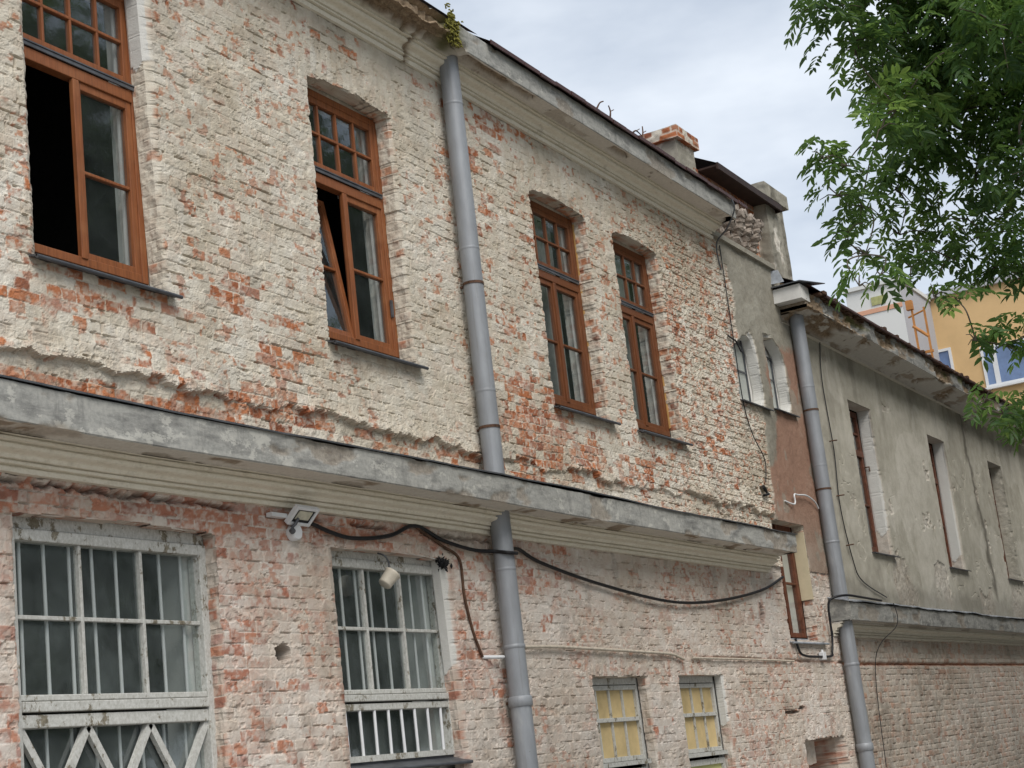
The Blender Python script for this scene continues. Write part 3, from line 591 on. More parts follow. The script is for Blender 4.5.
def strip(name, m, x0, x1, ya, za, yb, zb, th, parent, seed, amp=.006, step=.05, label=None):
    """thin sheet-metal capping with a wavy front edge"""
    xs = np.arange(x0, x1 + step / 2, step); n = len(xs); wv = (fbm(xs * 2.2, xs * 0, seed, 3) - .5) * 2 * amp; w2 = (fbm(xs * 1.7, xs * 0 + 5, seed, 3) - .5) * 2 * amp; sg = (fbm(xs * .25, xs * 0, 521, 2) - .5) * .04
    cols = [(ya, za), (yb, zb), (yb, zb - th), (ya + .004, za - th * .6)]; V = []
    for j, (y, z) in enumerate(cols):
        V.append(np.stack([xs, y + (wv if j in (1, 2) else 0 * wv), z + sg + (w2 if j in (1, 2) else 0 * w2)], -1))
    V = np.stack(V, 1).reshape(-1, 3); idx = np.arange(n * 4).reshape(n, 4); F = [np.stack([idx[:-1, j], idx[:-1, (j + 1) % 4], idx[1:, (j + 1) % 4], idx[1:, j]], -1) for j in range(4)]
    F.append(idx[[0]]); F.append(idx[[-1]][:, ::-1])
    o = np_mesh(name, m, V, np.concatenate(F), parent, smooth=False)
    if label: o['label'] = label
    return o
strip('cornice_flashing', M['zinc'], 5.0, 19.0, .0, 2.545, -.45, 2.452, .012, house, 531)
# eaves cornice
pu = [(.0, 6.275), (-.03, 6.278), (-.034, 6.316), (-.02, 6.318), (-.02, 6.327), (-.056, 6.329), (-.056, 6.345), (-.044, 6.347), (-.044, 6.353), (-.066, 6.355)] + ogee(-.068, 6.357, -.145, 6.425) + [(-.132, 6.428), (-.132, 6.436), (-.172, 6.438), (-.172, 6.452), (-.158, 6.454), (-.158, 6.460), (-.190, 6.462), (-.262, 6.467), (-.262, 6.458), (-.345, 6.465), (-.345, 6.455), (-.363, 6.455), (-.37, 6.462), (-.37, 6.675), (-.36, 6.69), (0, 6.88)]
zu_ = [0 if p[0] > -.185 else (.5 if p[1] < 6.4675 and p[0] > -.36 else 1.0) for p in pu[:-1]]; zu_[-1] = zu_[-2] = 1.0
def eaves_rubble(X, S, L):
    f = fbm(X * 5, S * 8, 551, 4); broken = ss(12.2, 11.75, X + (f - .5) * .6) * ss(.40, .47, S + (f - .5) * .25) * (S < .88)
    low = ss(.60, .66, fbm(X * 1.3, X * 0, 553, 4) + .22 * ss(15, 12.6, X)) * ss(.47, .50, S) * ss(.60, .54, S + (f - .5) * .1)
    br = np.maximum(broken, low * .9); crackx = np.exp(-((X - 11.65 - (f - .5) * .15) / .03) ** 2)
    return np.clip(br + crackx, 0, 1), np.exp(-((X - 12.0) / .16) ** 2) * ss(.4, .46, S) * .9, -br * (.03 + .07 * fbm(X * 14, S * 22, 557, 3)) * (S < .86) - .025 * crackx
cornice('eaves_cornice', M['cornice'], pu, 5.0, 18.76, zu_, house, 541, chip=.45, sag=.012, rubble=eaves_rubble, label='pale moulded eaves cornice, its left stretch broken and mossy')
# roof slope with its folded edge
rf = MB()
rf.add([(12.6, -.42, 6.690), (18.83, -.42, 6.690), (18.83, 4.0, 9.75), (12.6, 4.0, 9.75)], [(0, 1, 2, 3)]); rf.add([(5.0, -.30, 6.79), (12.6, -.30, 6.79), (12.6, 4.0, 9.75), (5.0, 4.0, 9.75)], [(0, 1, 2, 3)])
rf.add([(5.0, 4.0, 9.75), (18.83, 4.0, 9.75), (18.83, 8.2, 6.9), (5.0, 8.2, 6.9)], [(0, 1, 2, 3)])
for i in range(20):
    x = 12.61 + i * .325; dz = R.uniform(-.006, .008)
    rf.box(x, x + .317, -.43 + R.uniform(-.006, .006), -.415, 6.66 + dz, 6.702 + dz)
rf.box(18.80, 18.84, -.43, .6, 6.67, 6.71)
roof = rf.build('roof', M['roof'], house, 'dark red sheet roof edge above the eaves')
gb = MB(); gb.add([(18.72, .15, 6.3), (18.72, 8.0, 6.3), (18.72, 4.0, 9.66), (18.72, .15, 7.0)], [(0, 1, 2, 3)]); gb.build('gable_wall', M['mortar'], house)

def masonry_block(name, x0, x1, y0, y1, z0, z1, parent, m, seed, expo=.2, plast=0., grey=0., amp=.02, step=.02, label=None, dirt=0):
    """weathered block: displaced faces with brick and plaster remains"""
    VV = []; FF = []; A = []; B = []; nv = 0
    def face(o, u, v, nrm):
        nonlocal nv
        o, u, v, nrm = map(lambda q: np.array(q, float), (o, u, v, nrm)); lu, lv = np.linalg.norm(u), np.linalg.norm(v)
        a = np.linspace(0, 1, max(2, int(lu / step) + 1)); b_ = np.linspace(0, 1, max(2, int(lv / step) + 1)); U, W = np.meshgrid(a, b_)
        P = o + U[..., None] * u + W[..., None] * v; k1 = P[..., 0] + P[..., 1] * 1.0; k2 = P[..., 2]
        d, r1, r2, r3, fu, fv, _ = bricks(k1, k2, seed); fine = fbm(k1 * 14, k2 * 14, seed + 3, 3); big = fbm(k1 * 2.6, k2 * 2.6, seed + 4, 4)
        pm = ss(.48, .54, big + plast - .5) if plast > 0 else np.zeros_like(U)
        edge = np.minimum(np.minimum(U, 1 - U) * lu, np.minimum(W, 1 - W) * lv)
        g = (fbm(P[..., 0] * 6 + P[..., 1] * 5, P[..., 2] * 6, seed + 8, 3) - .5)
        h = ((fine - .5) * .6 * amp + (ss(0, .012, d) - 1) * .012 * (1 - pm)) * ss(0, .03, edge)
        P = P + nrm * h[..., None] + g[..., None] * amp * np.array([1, .6, .8]) * .9
        e = ss(.45, .6, expo + (r1 - .5) * .6 + (fine - .5) * .3) * ss(.002, .01, d) * (1 - pm)
        A.append(np.stack([e, r2, np.clip(.45 + .4 * (big - .3) + grey, 0, .93)], -1).reshape(-1, 3)); B.append(np.stack([pm, pm * 0, np.clip(dirt * ss(.5, .65, fbm(k1 * 4, k2 * .9, seed + 6, 4)), 0, 1)], -1).reshape(-1, 3))
        nr, nc = U.shape; idx = np.arange(nr * nc).reshape(nr, nc) + nv; nv += nr * nc
        VV.append(P.reshape(-1, 3)); FF.append(np.stack([idx[:-1, :-1], idx[:-1, 1:], idx[1:, 1:], idx[1:, :-1]], -1).reshape(-1, 4))
    dx, dy, dz = x1 - x0, y1 - y0, z1 - z0
    face((x0, y0, z0), (dx, 0, 0), (0, 0, dz), (0, -1, 0)); face((x1, y1, z0), (-dx, 0, 0), (0, 0, dz), (0, 1, 0))
    face((x0, y1, z0), (0, -dy, 0), (0, 0, dz), (-1, 0, 0)); face((x1, y0, z0), (0, dy, 0), (0, 0, dz), (1, 0, 0))
    face((x0, y0, z1), (dx, 0, 0), (0, dy, 0), (0, 0, 1)); face((x0, y1, z0), (dx, 0, 0), (0, -dy, 0), (0, 0, -1))
    o = np_mesh(name, m, np.concatenate(VV), np.concatenate(FF), parent, {'ca': np.concatenate(A), 'cb': np.concatenate(B)})
    if label: o['label'] = label
    return o
ch = masonry_block('chimney', 18.36, 18.93, .12, .62, 6.5, 7.60, roof, M['masonry'], 601, .1, .62, grey=.4, amp=.03, label='plastered chimney with a broken brick cap', dirt=.2)
masonry_block('chimney_cap', 18.29, 18.99, .06, .68, 7.57, 7.73, roof, M['masonry'], 611, .66, .12, grey=.2, amp=.05, label='broken red brick chimney cap')
# bay: recessed brick frieze with corbels, own eave and end pier
masonry_block('frieze_wall', 18.80, 21.0, .12, .3, 6.25, 7.32, house, M['masonry'], 621, .85, .0, amp=.04)
masonry_block('parapet_ledge', 18.70, 21.1, -.06, .14, 6.33, 6.40, house, M['masonry'], 627, .0, .9, amp=.025)
for k in range(6):
    b = MB(); x = 18.98 + k * .30
    for (zz, rr, yy) in ((6.44, .075, .09), (6.54, .095, .04), (6.63, .075, .02), (6.71, .105, -.03), (6.80, .085, -.05), (6.88, .115, -.09)):
        pts = [(x + R.uniform(-.01, .01), .2, zz), (x, yy + .06, zz), (x, yy, zz + .005), (x, yy - .035, zz + .01)]
        b.tube(pts, [rr * .62, rr * .72, rr * .68, rr * .5], 9)
    b.v = [(p[0] * 1 + R.uniform(-.014, .014), p[1] + R.uniform(-.012, .012), p[2] + R.uniform(-.012, .012)) for p in b.v]; b.sm = [False] * len(b.sm)
    b.build('corbel', M['corbel'], house)
rb_ = MB(); rb_.add([(18.97, -.16, 7.335), (21.32, -.16, 7.36), (21.32, 4, 9.6), (18.97, 4, 9.6)], [(0, 1, 2, 3)]); rb_.box(18.97, 21.32, -.165, -.14, 7.255, 7.345); rb_.box(18.98, 21.30, -.14, .3, 7.30, 7.325)
rb_.add([(21.31, -.16, 7.25), (21.31, 4, 7.25), (21.31, 4, 9.6), (21.31, -.16, 7.36)], [(0, 1, 2, 3)])
rb_.build('bay_roof', M['oldroof'], house, 'short brown roof edge over the narrow plastered bay')
masonry_block('pier', 20.92, 21.62, -.06, .42, 5.95, 7.42, house, M['masonry'], 631, .12, .70, grey=.45, amp=.045, label='weathered grey pier rising beside the bay roof', dirt=.35)
masonry_block('pier_cap', 20.83, 21.74, -.12, .5, 7.40, 7.60, house, M['masonry'], 641, .0, .75, grey=.4, amp=.045, dirt=.5)

# ---------------------------------------------------------------- windows of the brick house
def frame_bars(b, x0, x1, z0, z1, y0, y1, wd, sides='lrtb'):
    if 'l' in sides: b.box(x0, x0 + wd, y0, y1, z0, z1)
    if 'r' in sides: b.box(x1 - wd, x1, y0, y1, z0, z1)
    l = x0 + (wd if 'l' in sides else 0) ; r = x1 - (wd if 'r' in sides else 0)
    if 't' in sides: b.box(l, r, y0 + .001, y1 - .001, z1 - wd, z1)
    if 'b' in sides: b.box(l, r, y0 + .001, y1 - .001, z0, z0 + wd)
def pane(name, x0, x1, z0, z1, y, m, parent, X4=None):
    b = MB(); b.add([(x0, y, z0), (x1, y, z0), (x1, y, z1), (x0, y, z1)], [(0, 1, 2, 3)])
    if X4: b.xform(X4)
    return b.build(name, m, parent)
def sash(parent, name, x0, x1, z0, z1, y, wd, hb=(), vb=(), m='wood', X4=None, gm='glass', label=None, bw=.022, dp=.05):
    b = MB(); frame_bars(b, x0, x1, z0, z1, y, y + dp, wd)
    for f in hb: zz = z0 + (z1 - z0) * f; b.box(x0 + wd, x1 - wd, y + .004, y + dp - .004, zz - bw / 2, zz + bw / 2)
    for f in vb: xx = x0 + (x1 - x0) * f; b.box(xx - bw / 2, xx + bw / 2, y + .006, y + dp - .006, z0 + wd, z1 - wd)
    if X4: b.xform(X4)
    b.build(name, M[m], parent, label, bevel=.004)
    pane('pane', x0 + wd * .6, x1 - wd * .6, z0 + wd * .6, z1 - wd * .6, y + dp * .55, M[gm], parent, X4)
def sill(parent, x0, x1, zs, m, yb, yf, drop=.045, th=.028):
    b = MB(); b.add([(x0, yb, zs + drop), (x1, yb, zs + drop), (x1, yf, zs), (x0, yf, zs), (x0, yb, zs + drop - .012), (x1, yb, zs + drop - .012), (x1, yf, zs - .012), (x0, yf, zs - .012)],
        [(0, 3, 2, 1), (4, 5, 6, 7), (0, 1, 5, 4), (1, 2, 6, 5), (2, 3, 7, 6), (3, 0, 4, 7)])
    b.tube([(x0, yf, zs - .012), (x1, yf, zs - .012)], th / 2, 8)
    b.box(x0, x1, yb - .006, yb + .003, zs + drop - .01, zs + drop + .03)
    return b.build('sill', M[m], parent)
UPLAB = ['orange wooden window with its left casement wide open onto a black room', 'orange wooden window with its left casement tilted inwards', 'closed orange wooden window next to the middle drainpipe', 'closed orange wooden window nearest the plastered bay']
for i, x in enumerate(UPX):
    wd_ = 'wood' if i < 2 else 'wood_shaded'; y = .155; x0, x1 = x + .008, x + OW - .012; z0, z1 = 3.525, 5.675
    b = MB(); frame_bars(b, x0, x1, z0, z1, y, y + .075, .062)
    b.box(x0 + .062, x1 - .062, y - .006, y + .07, 4.845, 4.93)         # transom beam
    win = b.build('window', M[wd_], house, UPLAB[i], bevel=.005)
    b = MB(); b.box(x0 + .05, x1 - .05, y - .02, y - .008, 4.934, 4.958); b.box(x0 + .05, x1 - .05, y - .026, y - .012, 4.962, 4.972); b.build('drip_profile', M['zinc'], win)
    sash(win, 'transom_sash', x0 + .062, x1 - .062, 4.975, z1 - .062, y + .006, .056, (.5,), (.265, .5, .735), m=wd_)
    xm = (x0 + x1) / 2
    if i == 0:
        X4 = Matrix.Translation((x0 + .062, y + .05, 0)) @ Matrix.Rotation(math.radians(88), 4, 'Z') @ Matrix.Translation((-(x0 + .062), -(y + .05), 0))
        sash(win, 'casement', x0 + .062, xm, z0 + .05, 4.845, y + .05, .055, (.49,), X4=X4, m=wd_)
    elif i == 1:
        X4 = Matrix.Translation((0, y + .02, z0 + .06)) @ Matrix.Rotation(math.radians(-9), 4, 'X') @ Matrix.Translation((0, -(y + .02), -(z0 + .06)))
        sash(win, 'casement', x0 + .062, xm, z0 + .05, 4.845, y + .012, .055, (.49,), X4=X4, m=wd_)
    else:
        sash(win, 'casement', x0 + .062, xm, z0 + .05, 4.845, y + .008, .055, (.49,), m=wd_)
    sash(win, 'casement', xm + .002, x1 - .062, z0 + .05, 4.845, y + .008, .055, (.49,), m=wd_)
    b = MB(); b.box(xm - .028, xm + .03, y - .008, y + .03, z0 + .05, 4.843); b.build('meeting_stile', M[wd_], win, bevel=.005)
    b = MB(); b.box(x1 - .078, x1 + .3, y + .08, y + .185, 3.45, 5.74); b.box(x0 - .3, x0 + .06, y + .08, y + .185, 3.45, 5.74); b.box(x0 + .06, x1 - .075, y + .08, y + .185, 5.62, 5.74); b.box(x0 + .06, x1 - .075, y + .08, y + .185, 3.42, 3.52)
    b.build('inner_reveal', M['iplaster'], win)
    b = MB(); b.box(x0 - .1, x1 + .1, y + .01, y + .06, z1 + .002, z1 + .14); b.box(x1 + .002, x1 + .12, y + .012, y + .06, z0, z1); b.box(x0 - .12, x0 - .002, y + .012, y + .06, z0, z1); b.build('mortar_filling', M['mortar'], win)
    b = MB(); b.box(x1 - .112, x1 - .078, y + .082, y + .10, 3.53, 5.63); xl_ = (x0 + x1) / 2 + .05 if i < 2 else x0 + .062; b.box(xl_, x1 - .113, y + .082, y + .10, 4.84, 4.93); b.box(xl_, x1 - .113, y + .084, y + .10, 3.53, 3.60); b.build('inner_frame', M['white'], win)
    sill(win, x - .03, x + OW + .05, 3.405, 'sill', .15, -.07)
    if i >= 2:
        b = MB(); n = 40
        for q in range(n):
            xa = x0 + (x1 - .12 - x0) * q / n; xb = x0 + (x1 - .12 - x0) * (q + 1) / n; ya = y + .2 + .02 * math.sin(q * 1.3); yb = y + .2 + .02 * math.sin((q + 1) * 1.3)
            b.add([(xa, ya, 3.5), (xb, yb, 3.5), (xb, yb, 5.62), (xa, ya, 5.62)], [(0, 1, 2, 3)], True)
        b.build('curtain', M['curtain'], win)
    if i == 1:
        b = MB(); b.box(x1 - .075, x1 - .05, y - .02, y - .002, 3.87, 4.02); b.build('handle', M['zinc'], win)
    if i in (1, 2, 3):
        b = MB(); b.box(x1 + .001, x1 + .013, y - .015, y + .01, z0 + .1, z1 - .05); b.build('foam_joint', simple('foam', (.50, .30, .11), .9), win)

def lattice_glazed(x0, x1, z0, z1, cols, rows, y, win, bars, gm='dirty', bw=.025):
    b = MB()
    for k in range(1, cols): xx = x0 + (x1 - x0) * k / cols; b.box(xx - bw / 2, xx + bw / 2, y, y + .045, z0, z1)
    for k in range(1, rows): zz = z0 + (z1 - z0) * k / rows; b.box(x0, x1, y + .003, y + .042, zz - bw / 2, zz + bw / 2)
    b.build('glazing_bars', M['peel'], win, bevel=.004)
    pane('pane', x0, x1, z0, z1, y + .03, M[gm], win)
    for k in range(bars):
        xx = x0 + (x1 - x0) * (k + .5) / bars
        b = MB(); b.tube([(xx, y + .065, z0 - .02), (xx + R.uniform(-.006, .006), y + .065, z1 + .02)], .012, 8); b.build('bar', M['white'], win)
def ground_window(x0, x1, ztop, zmid0, zmid1, zlow, zbot, lower, label, xo0, xo1):
    y = .105
    b = MB(); b.box(x0 - .075, x0, y - .01, y + .09, zbot, ztop + .07); b.box(x1, x1 + .075, y - .01, y + .09, zbot, ztop + .07); b.box(x0, x1, y - .008, y + .088, ztop, ztop + .07)
    b.box(xo0 - .02, xo1 + .02, y + .01, y + .09, ztop + .072, 1.9)
    b.box(x0, x1, y - .02, y + .088, zmid0, zmid1 - .04); b.box(x0, x1, y - .004, y + .088, zmid1 - .036, zmid1)
    b.box(x0, x1, y - .004, y + .088, zlow, zmid0 - .014)
    win = b.build('barred_window', M['peel'], house, label, bevel=.006)
    lattice_glazed(x0, x1, zmid1, ztop, 3, 2, y + .012, win, 8)
    if lower == 'zigzag':
        b = MB(); n = 3; wv = (x1 - x0) / n
        for k in range(n):
            xa = x0 + k * wv
            for (p, q) in (((xa, zlow), (xa + wv / 2, zlow - .42)), ((xa + wv / 2, zlow - .42), (xa + wv, zlow))):
                p_ = Vector((p[0], y + .012, p[1])); q_ = Vector((q[0], y + .012, q[1])); d = (q_ - p_).normalized(); nrm = Vector((-d.z, 0, d.x)) * .024; t = Vector((0, .035, 0))
                b.add([p_ - nrm, q_ - nrm, q_ + nrm, p_ + nrm, p_ - nrm + t, q_ - nrm + t, q_ + nrm + t, p_ + nrm + t], [(0, 1, 2, 3), (7, 6, 5, 4), (0, 4, 5, 1), (1, 5, 6, 2), (2, 6, 7, 3), (3, 7, 4, 0)])
        b.build('lattice', M['peel'], win, 'zigzag strips of peeling white wood')
        b = MB(); b.box(x0, x1, y, y + .08, zbot, zbot + .06); b.build('bottom_rail', M['peel'], win)
        pane('pane', x0, x1, zbot, zlow, y + .06, M['dirty'], win)
        for k in range(8):
            xx = x0 + (x1 - x0) * (k + .5) / 8; b = MB(); b.tube([(xx, y + .12, zbot), (xx, y + .12, zlow)], .011, 8); b.build('bar', M['white'], win)
    else:
        b = MB(); b.box(x0, x1, y - .01, y + .088, zbot, zbot + .045); b.build('bottom_rail', M['peel'], win)
        pane('pane', x0, x1, zbot, zlow, y + .07, M['dirty'], win)
        for k in range(8):
            xx = x0 + (x1 - x0) * (k + .6) / 8.2; b = MB(); b.tube([(xx, y + .012, zbot + .03), (xx + R.uniform(-.008, .008), y + .012, zlow + .01)], .0125, 8); b.build('bar', M['white'], win)
        sill(win, x0 - .05, x1 + .06, zbot - .06, 'sill', .12, -.03)
    b = MB(); b.box(x1 - .06, x1 + .3, y + .10, y + .30, zbot - .1, ztop + .2); b.build('inner_reveal', M['iplaster'], win)
    return win
ground_window(6.90, 8.53, 1.665, .665, .765, .575, -.40, 'zigzag', 'wide barred window with zigzag strips across its lower light', 6.78, 8.60)
ground_window(9.97, 11.50, 1.675, .665, .755, .60, .225, 'bars', 'barred window with thick white bars across its lower light', 9.88, 11.575)

for i, x in enumerate((13.93, 15.91)):
    y = .112; x0, x1 = x + .02, x + OW - .055
    b = MB(); frame_bars(b, x0, x1, .02, .745, y, y + .06, .045); b.box(x0, x1, y + .004, y + .055, .752, .87)
    b.box(x0 + .045, x1 - .045, y - .004, y + .05, .395, .435)
    b.box(x1 + .002, x1 + .09, y + .012, y + .06, -.9, .9); b.box(x0 - .06, x0 - .002, y + .012, y + .06, -.9, .9)
    win = b.build('small_window', M['peel'], house, ['small white window with yellow panes, left of the pair below the drooping cable', 'small white window with yellow panes beside a white plastered reveal'][i], bevel=.004)
    nb = 4
    for k in range(1, nb):
        for (za, zb) in ((.065, .395), (.435, .70)):
            xx = x0 + .045 + (x1 - x0 - .09) * (k - .25) / (nb - .25); b = MB(); b.box(xx - .011, xx + .011, y + .012, y + .032, za, zb); b.build('glazing_bar', M['peel'], win)
    b = MB(); b.box(x0 + .03, x1 - .03, y + .034, y + .05, .03, .73); b.build('yellow_pane', M['ycurtain'], win)
    b = MB(); b.box(x0 - .01, x1 + .01, y - .05, y + .06, -.025, .018); b.build('ledge', M['peel'], win)
    b = MB(); frame_bars(b, x0, x1, -.9, -.055, y - .01, y + .06, .06); b.box(x0 + .06, x1 - .06, y, y + .04, -.5, -.46); b.build('lower_frame', M['peel'], win)
    b = MB(); b.box(x0 + .05, x1 - .05, y + .02, y + .04, -.9, -.09); b.build('lower_blind', M['lcurtain'], win)

def slit_window(x0, x1, z0, z1, y, label, bar, sl):
    b = MB(); frame_bars(b, x0, x1, z0, z1, y, y + .016, .03, 'lrtb'); b.box(x0 + .028, x1 - .028, y + .003, y + .014, bar - .012, bar + .012)
    win = b.build('slit_window', M['zinc'], house, label)
    pane('pane', x0, x1, z0, z1, y + .008, M['glass'], win)
    b = MB(); b.box(x0 - .2, x1, y + .022, y + .03, z0 - .1, z1 + .3); b.build('curtain', M['wcurtain'], win)
    b = MB(); b.box(x1 - .01, x1 + .25, y - .0, y + .3, z0 - .1, z1 + .3); b.build('inner_reveal', M['wplaster'], win)
    sill(win, sl[0], sl[1], z0 - .03, 'sill', .16, -.06, drop=.05, th=.018)
slit_window(19.38, 19.80, 4.24, 5.12, .165, 'slit window under a broken sloping arch, left of the pair', 4.72, (18.95, 19.95))
slit_window(20.40, 20.83, 4.29, 5.1, .165, 'slit window cut into the grey brown plaster, right of the pair', 4.78, (20.12, 20.95))
# tall window squeezed in beside the end of the string cornice
b = MB(); y = .16; frame_bars(b, 19.96, 20.53, 1.30, 2.76, y, y + .07, .085, 'lrt'); b.box(20.045, 20.445, y + .005, y + .06, 1.30, 1.36); b.box(20.045, 20.445, y + .008, y + .05, 1.98, 2.01)
win = b.build('tall_window', M['brownwood'], house, 'tall brown window half hidden by the end of the string cornice', bevel=.005)
pane('pane', 20.03, 20.46, 1.33, 2.62, y + .035, M['glass'], win); b = MB(); b.box(19.98, 20.5, y + .072, y + .08, 1.25, 2.7); b.build('curtain', M['wcurtain'], win)
sill(win, 19.40, 20.72, 1.21, 'flash', .16, -.05)
b = MB(); b.box(20.535, 20.555, .0, .16, 1.78, 2.66); b.build('painted_reveal', simple('cream_reveal', (.55, .47, .32), .9, 0, .05, 6), win)
# niche back wall and rubble
nb_ = masonry_block('niche_back', 19.3, 21.1, .60, .72, -1.1, .2, house, M['masonry_low'], 701, .5, 0, amp=.06)
masonry_block('niche_rubble', 20.0, 20.35, .22, .60, -.28, .02, house, M['masonry_low'], 711, .3, 0, amp=.08)

# drainpipes (part of their houses)
def drainpipe(parent, x, y, z0, z1, r, cols, label, lean=0):
    b = MB(); n = 24; b.tube([(x + lean * (z - z0) / (z1 - z0), y, z) for z in np.linspace(z0, z1, n)], r, 28)
    p = b.build('drainpipe', M['pipe'], parent, label)
    for (zc, w_, k) in cols:
        b = MB(); b.tube([(x, y, zc - w_ / 2 - .01), (x, y, zc - w_ / 2), (x, y, zc + w_ / 2), (x, y, zc + w_ / 2 + .012)], [r + .001, r + .011 * k, r + .011 * k, r + .001], 28, cap=False); b.build('collar', M['pipe'], p)
        if k < .3:
            b = MB(); b.tube([(x, y, zc - .34), (x, y, zc - .315)], r + .006, 24, cap=False); b.box(x - .012, x + .012, y + r * .9, .02, zc - .337, zc - .318); b.build('clamp', M['rust'], p)
        if k > 1.2:
            b = MB(); b.box(x - .012, x + .012, y + r * .9, .02, zc - .012, zc + .012); b.build('bracket', M['rust'], p)
    return p
drainpipe(house, 12.27, -.135, -EYE, 6.50, .090, [(6.02, .006, .35), (4.62, .005, .25), (3.3, .005, .25), (1.72, .006, .35), (1.06, .014, .6), (.60, .07, 1.25), (-.4, .05, 1.25)], 'grey drainpipe running down between the windows')
M['cable_knot'] = M['black']

# ---------------------------------------------------------------- grey wing to the right
wing = thing('grey_wing', 'lower grey plastered wing with narrow deep windows and a crumbling eave', 'house', (28, 0, -EYE))
WX = [23.55, 27.83, 32.07]
ops_w = [Opening(x0=x, x1=x + 1.12, z0=2.575, z1=4.89, depth=.22, rag=.010, expo=-.3, flat=True, white=(2.95, 2.8, None)[i]) for i, x in enumerate(WX)]
xw = spaced(21.305, 37.0, .015, .026); zw = np.concatenate([np.arange(-1.6, -1.0, .06), np.arange(-1.0, 5.75, .0165)])
wall_grid('wall', M['masonry_wing'], xw, zw, wing_fn, ops_w, wing, y0=.03)
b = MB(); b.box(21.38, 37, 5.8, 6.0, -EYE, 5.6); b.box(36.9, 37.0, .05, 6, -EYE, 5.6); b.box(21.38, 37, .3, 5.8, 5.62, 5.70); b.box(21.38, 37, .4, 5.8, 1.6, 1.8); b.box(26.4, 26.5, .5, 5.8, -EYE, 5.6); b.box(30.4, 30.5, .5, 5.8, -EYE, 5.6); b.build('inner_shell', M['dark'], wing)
pw = [(.04, 1.30), (-.02, 1.302), (-.022, 1.328), (-.005, 1.33), (-.005, 1.338), (-.045, 1.34), (-.045, 1.36), (-.03, 1.362), (-.03, 1.37), (-.055, 1.372)] + ogee(-.057, 1.374, -.13, 1.445) + [(-.115, 1.448), (-.115, 1.456), (-.15, 1.458), (-.15, 1.482), (-.255, 1.488), (-.255, 1.478), (-.272, 1.478), (-.28, 1.486), (-.28, 1.715), (-.27, 1.725), (.04, 1.82)]
zw_ = [0 if p[0] > -.145 else (.5 if p[1] < 1.4885 and p[0] > -.27 else 1.0) for p in pw[:-1]]
cornice('string_cornice', M['cornice_wing'], pw, 21.12, 37.0, zw_, wing, 571, chip=.4, sag=.012)
strip('cornice_flashing', M['flash'], 21.08, 37.0, .03, 1.83, -.31, 1.745, .016, wing, 573, amp=.016)
pe = [(.04, 5.60), (-.03, 5.602), (-.05, 5.64), (-.40, 5.70), (-.45, 5.72), (-.45, 5.98), (-.44, 6.0), (.04, 6.3)]
ze_ = [0, .5, .5, .5, 1, 1, 1]
def wing_rubble(X, S, L):
    f = fbm(X * 4, S * 8, 581, 4); a = ss(.52, .60, fbm(X * .9, S * 1.5, 583, 4) + .25 * 1.9 * np.exp(-((X - 21.3) / .9) ** 2)); sel = ss(.05, .15, S)
    return np.clip(a * sel * (f > .42), 0, 1), .9 * ss(.60, .66, fbm(X * 2, S * 6, 585, 3)) * ss(.6, .7, S), -a * sel * (.02 + .07 * fbm(X * 12, S * 20, 587, 3)) * (S < L - .1)
cornice('eave', M['cornice_wing'], pe, 21.0, 37.0, ze_, wing, 579, chip=.8, sag=.02, rubble=wing_rubble, label='crumbling concrete eave with missing render')
b = MB(); b.add([(20.95, -.50, 6.01), (37, -.50, 6.01), (37, 3.5, 8.2), (20.95, 3.5, 8.2)], [(0, 1, 2, 3)]); b.box(21.6, 37, -.505, -.47, 5.975, 6.005); b.add([(20.95, 3.5, 8.2), (37, 3.5, 8.2), (37, 7, 6.2), (20.95, 7, 6.2)], [(0, 1, 2, 3)]); b.build('roof', M['roof'], wing)
b = MB()
for k in range(120):
    x = 21.35 + k * .13; z = 6.0 + R.uniform(-.02, .03); b.box(x, x + R.uniform(.09, .125), -.49 + R.uniform(-.03, .05), -.2, z - .03, z + R.uniform(.0, .02))
b.build('tile_edge', M['rust'], wing)
b = MB(); b.add([(20.80, -.40, 5.83), (20.80, .30, 5.83), (20.80, .30, 6.02), (20.80, -.40, 6.03), (21.15, -.40, 5.83), (21.15, .30, 5.83), (21.15, .30, 6.02), (21.15, -.40, 6.03)], [(0, 3, 2, 1), (4, 5, 6, 7), (0, 1, 5, 4), (1, 2, 6, 5), (2, 3, 7, 6), (3, 0, 4, 7)])
b.build('eave_box', M['wplaster'], wing, 'whitish boxed end of the eave')
b = MB(); b.add([(20.74, -.43, 6.045), (20.74, .30, 6.035), (21.25, .3, 6.16), (21.25, -.62, 6.06), (20.74, -.43, 6.06), (20.74, .30, 6.05), (21.25, .3, 6.175), (21.25, -.62, 6.072)], [(0, 1, 2, 3), (7, 6, 5, 4), (0, 4, 5, 1), (1, 5, 6, 2), (2, 6, 7, 3), (3, 7, 4, 0)]); b.build('end_flashing', M['zinc'], wing)
b = MB(); b.add([(20.78, -.2, 6.10), (20.78, .1, 6.11), (20.84, .1, 6.32), (20.84, -.12, 6.30)], [(0, 1, 2, 3)]); b.build('apron_flashing', M['flash'], wing)
drainpipe(wing, 21.29, -.125, -EYE, 5.74, .098, [(4.70, .008, .28), (3.6, .006, .25), (2.55, .012, .5), (.92, .02, .6), (-.15, .08, 1.25)], 'grey drainpipe in the corner beside the plastered bay')
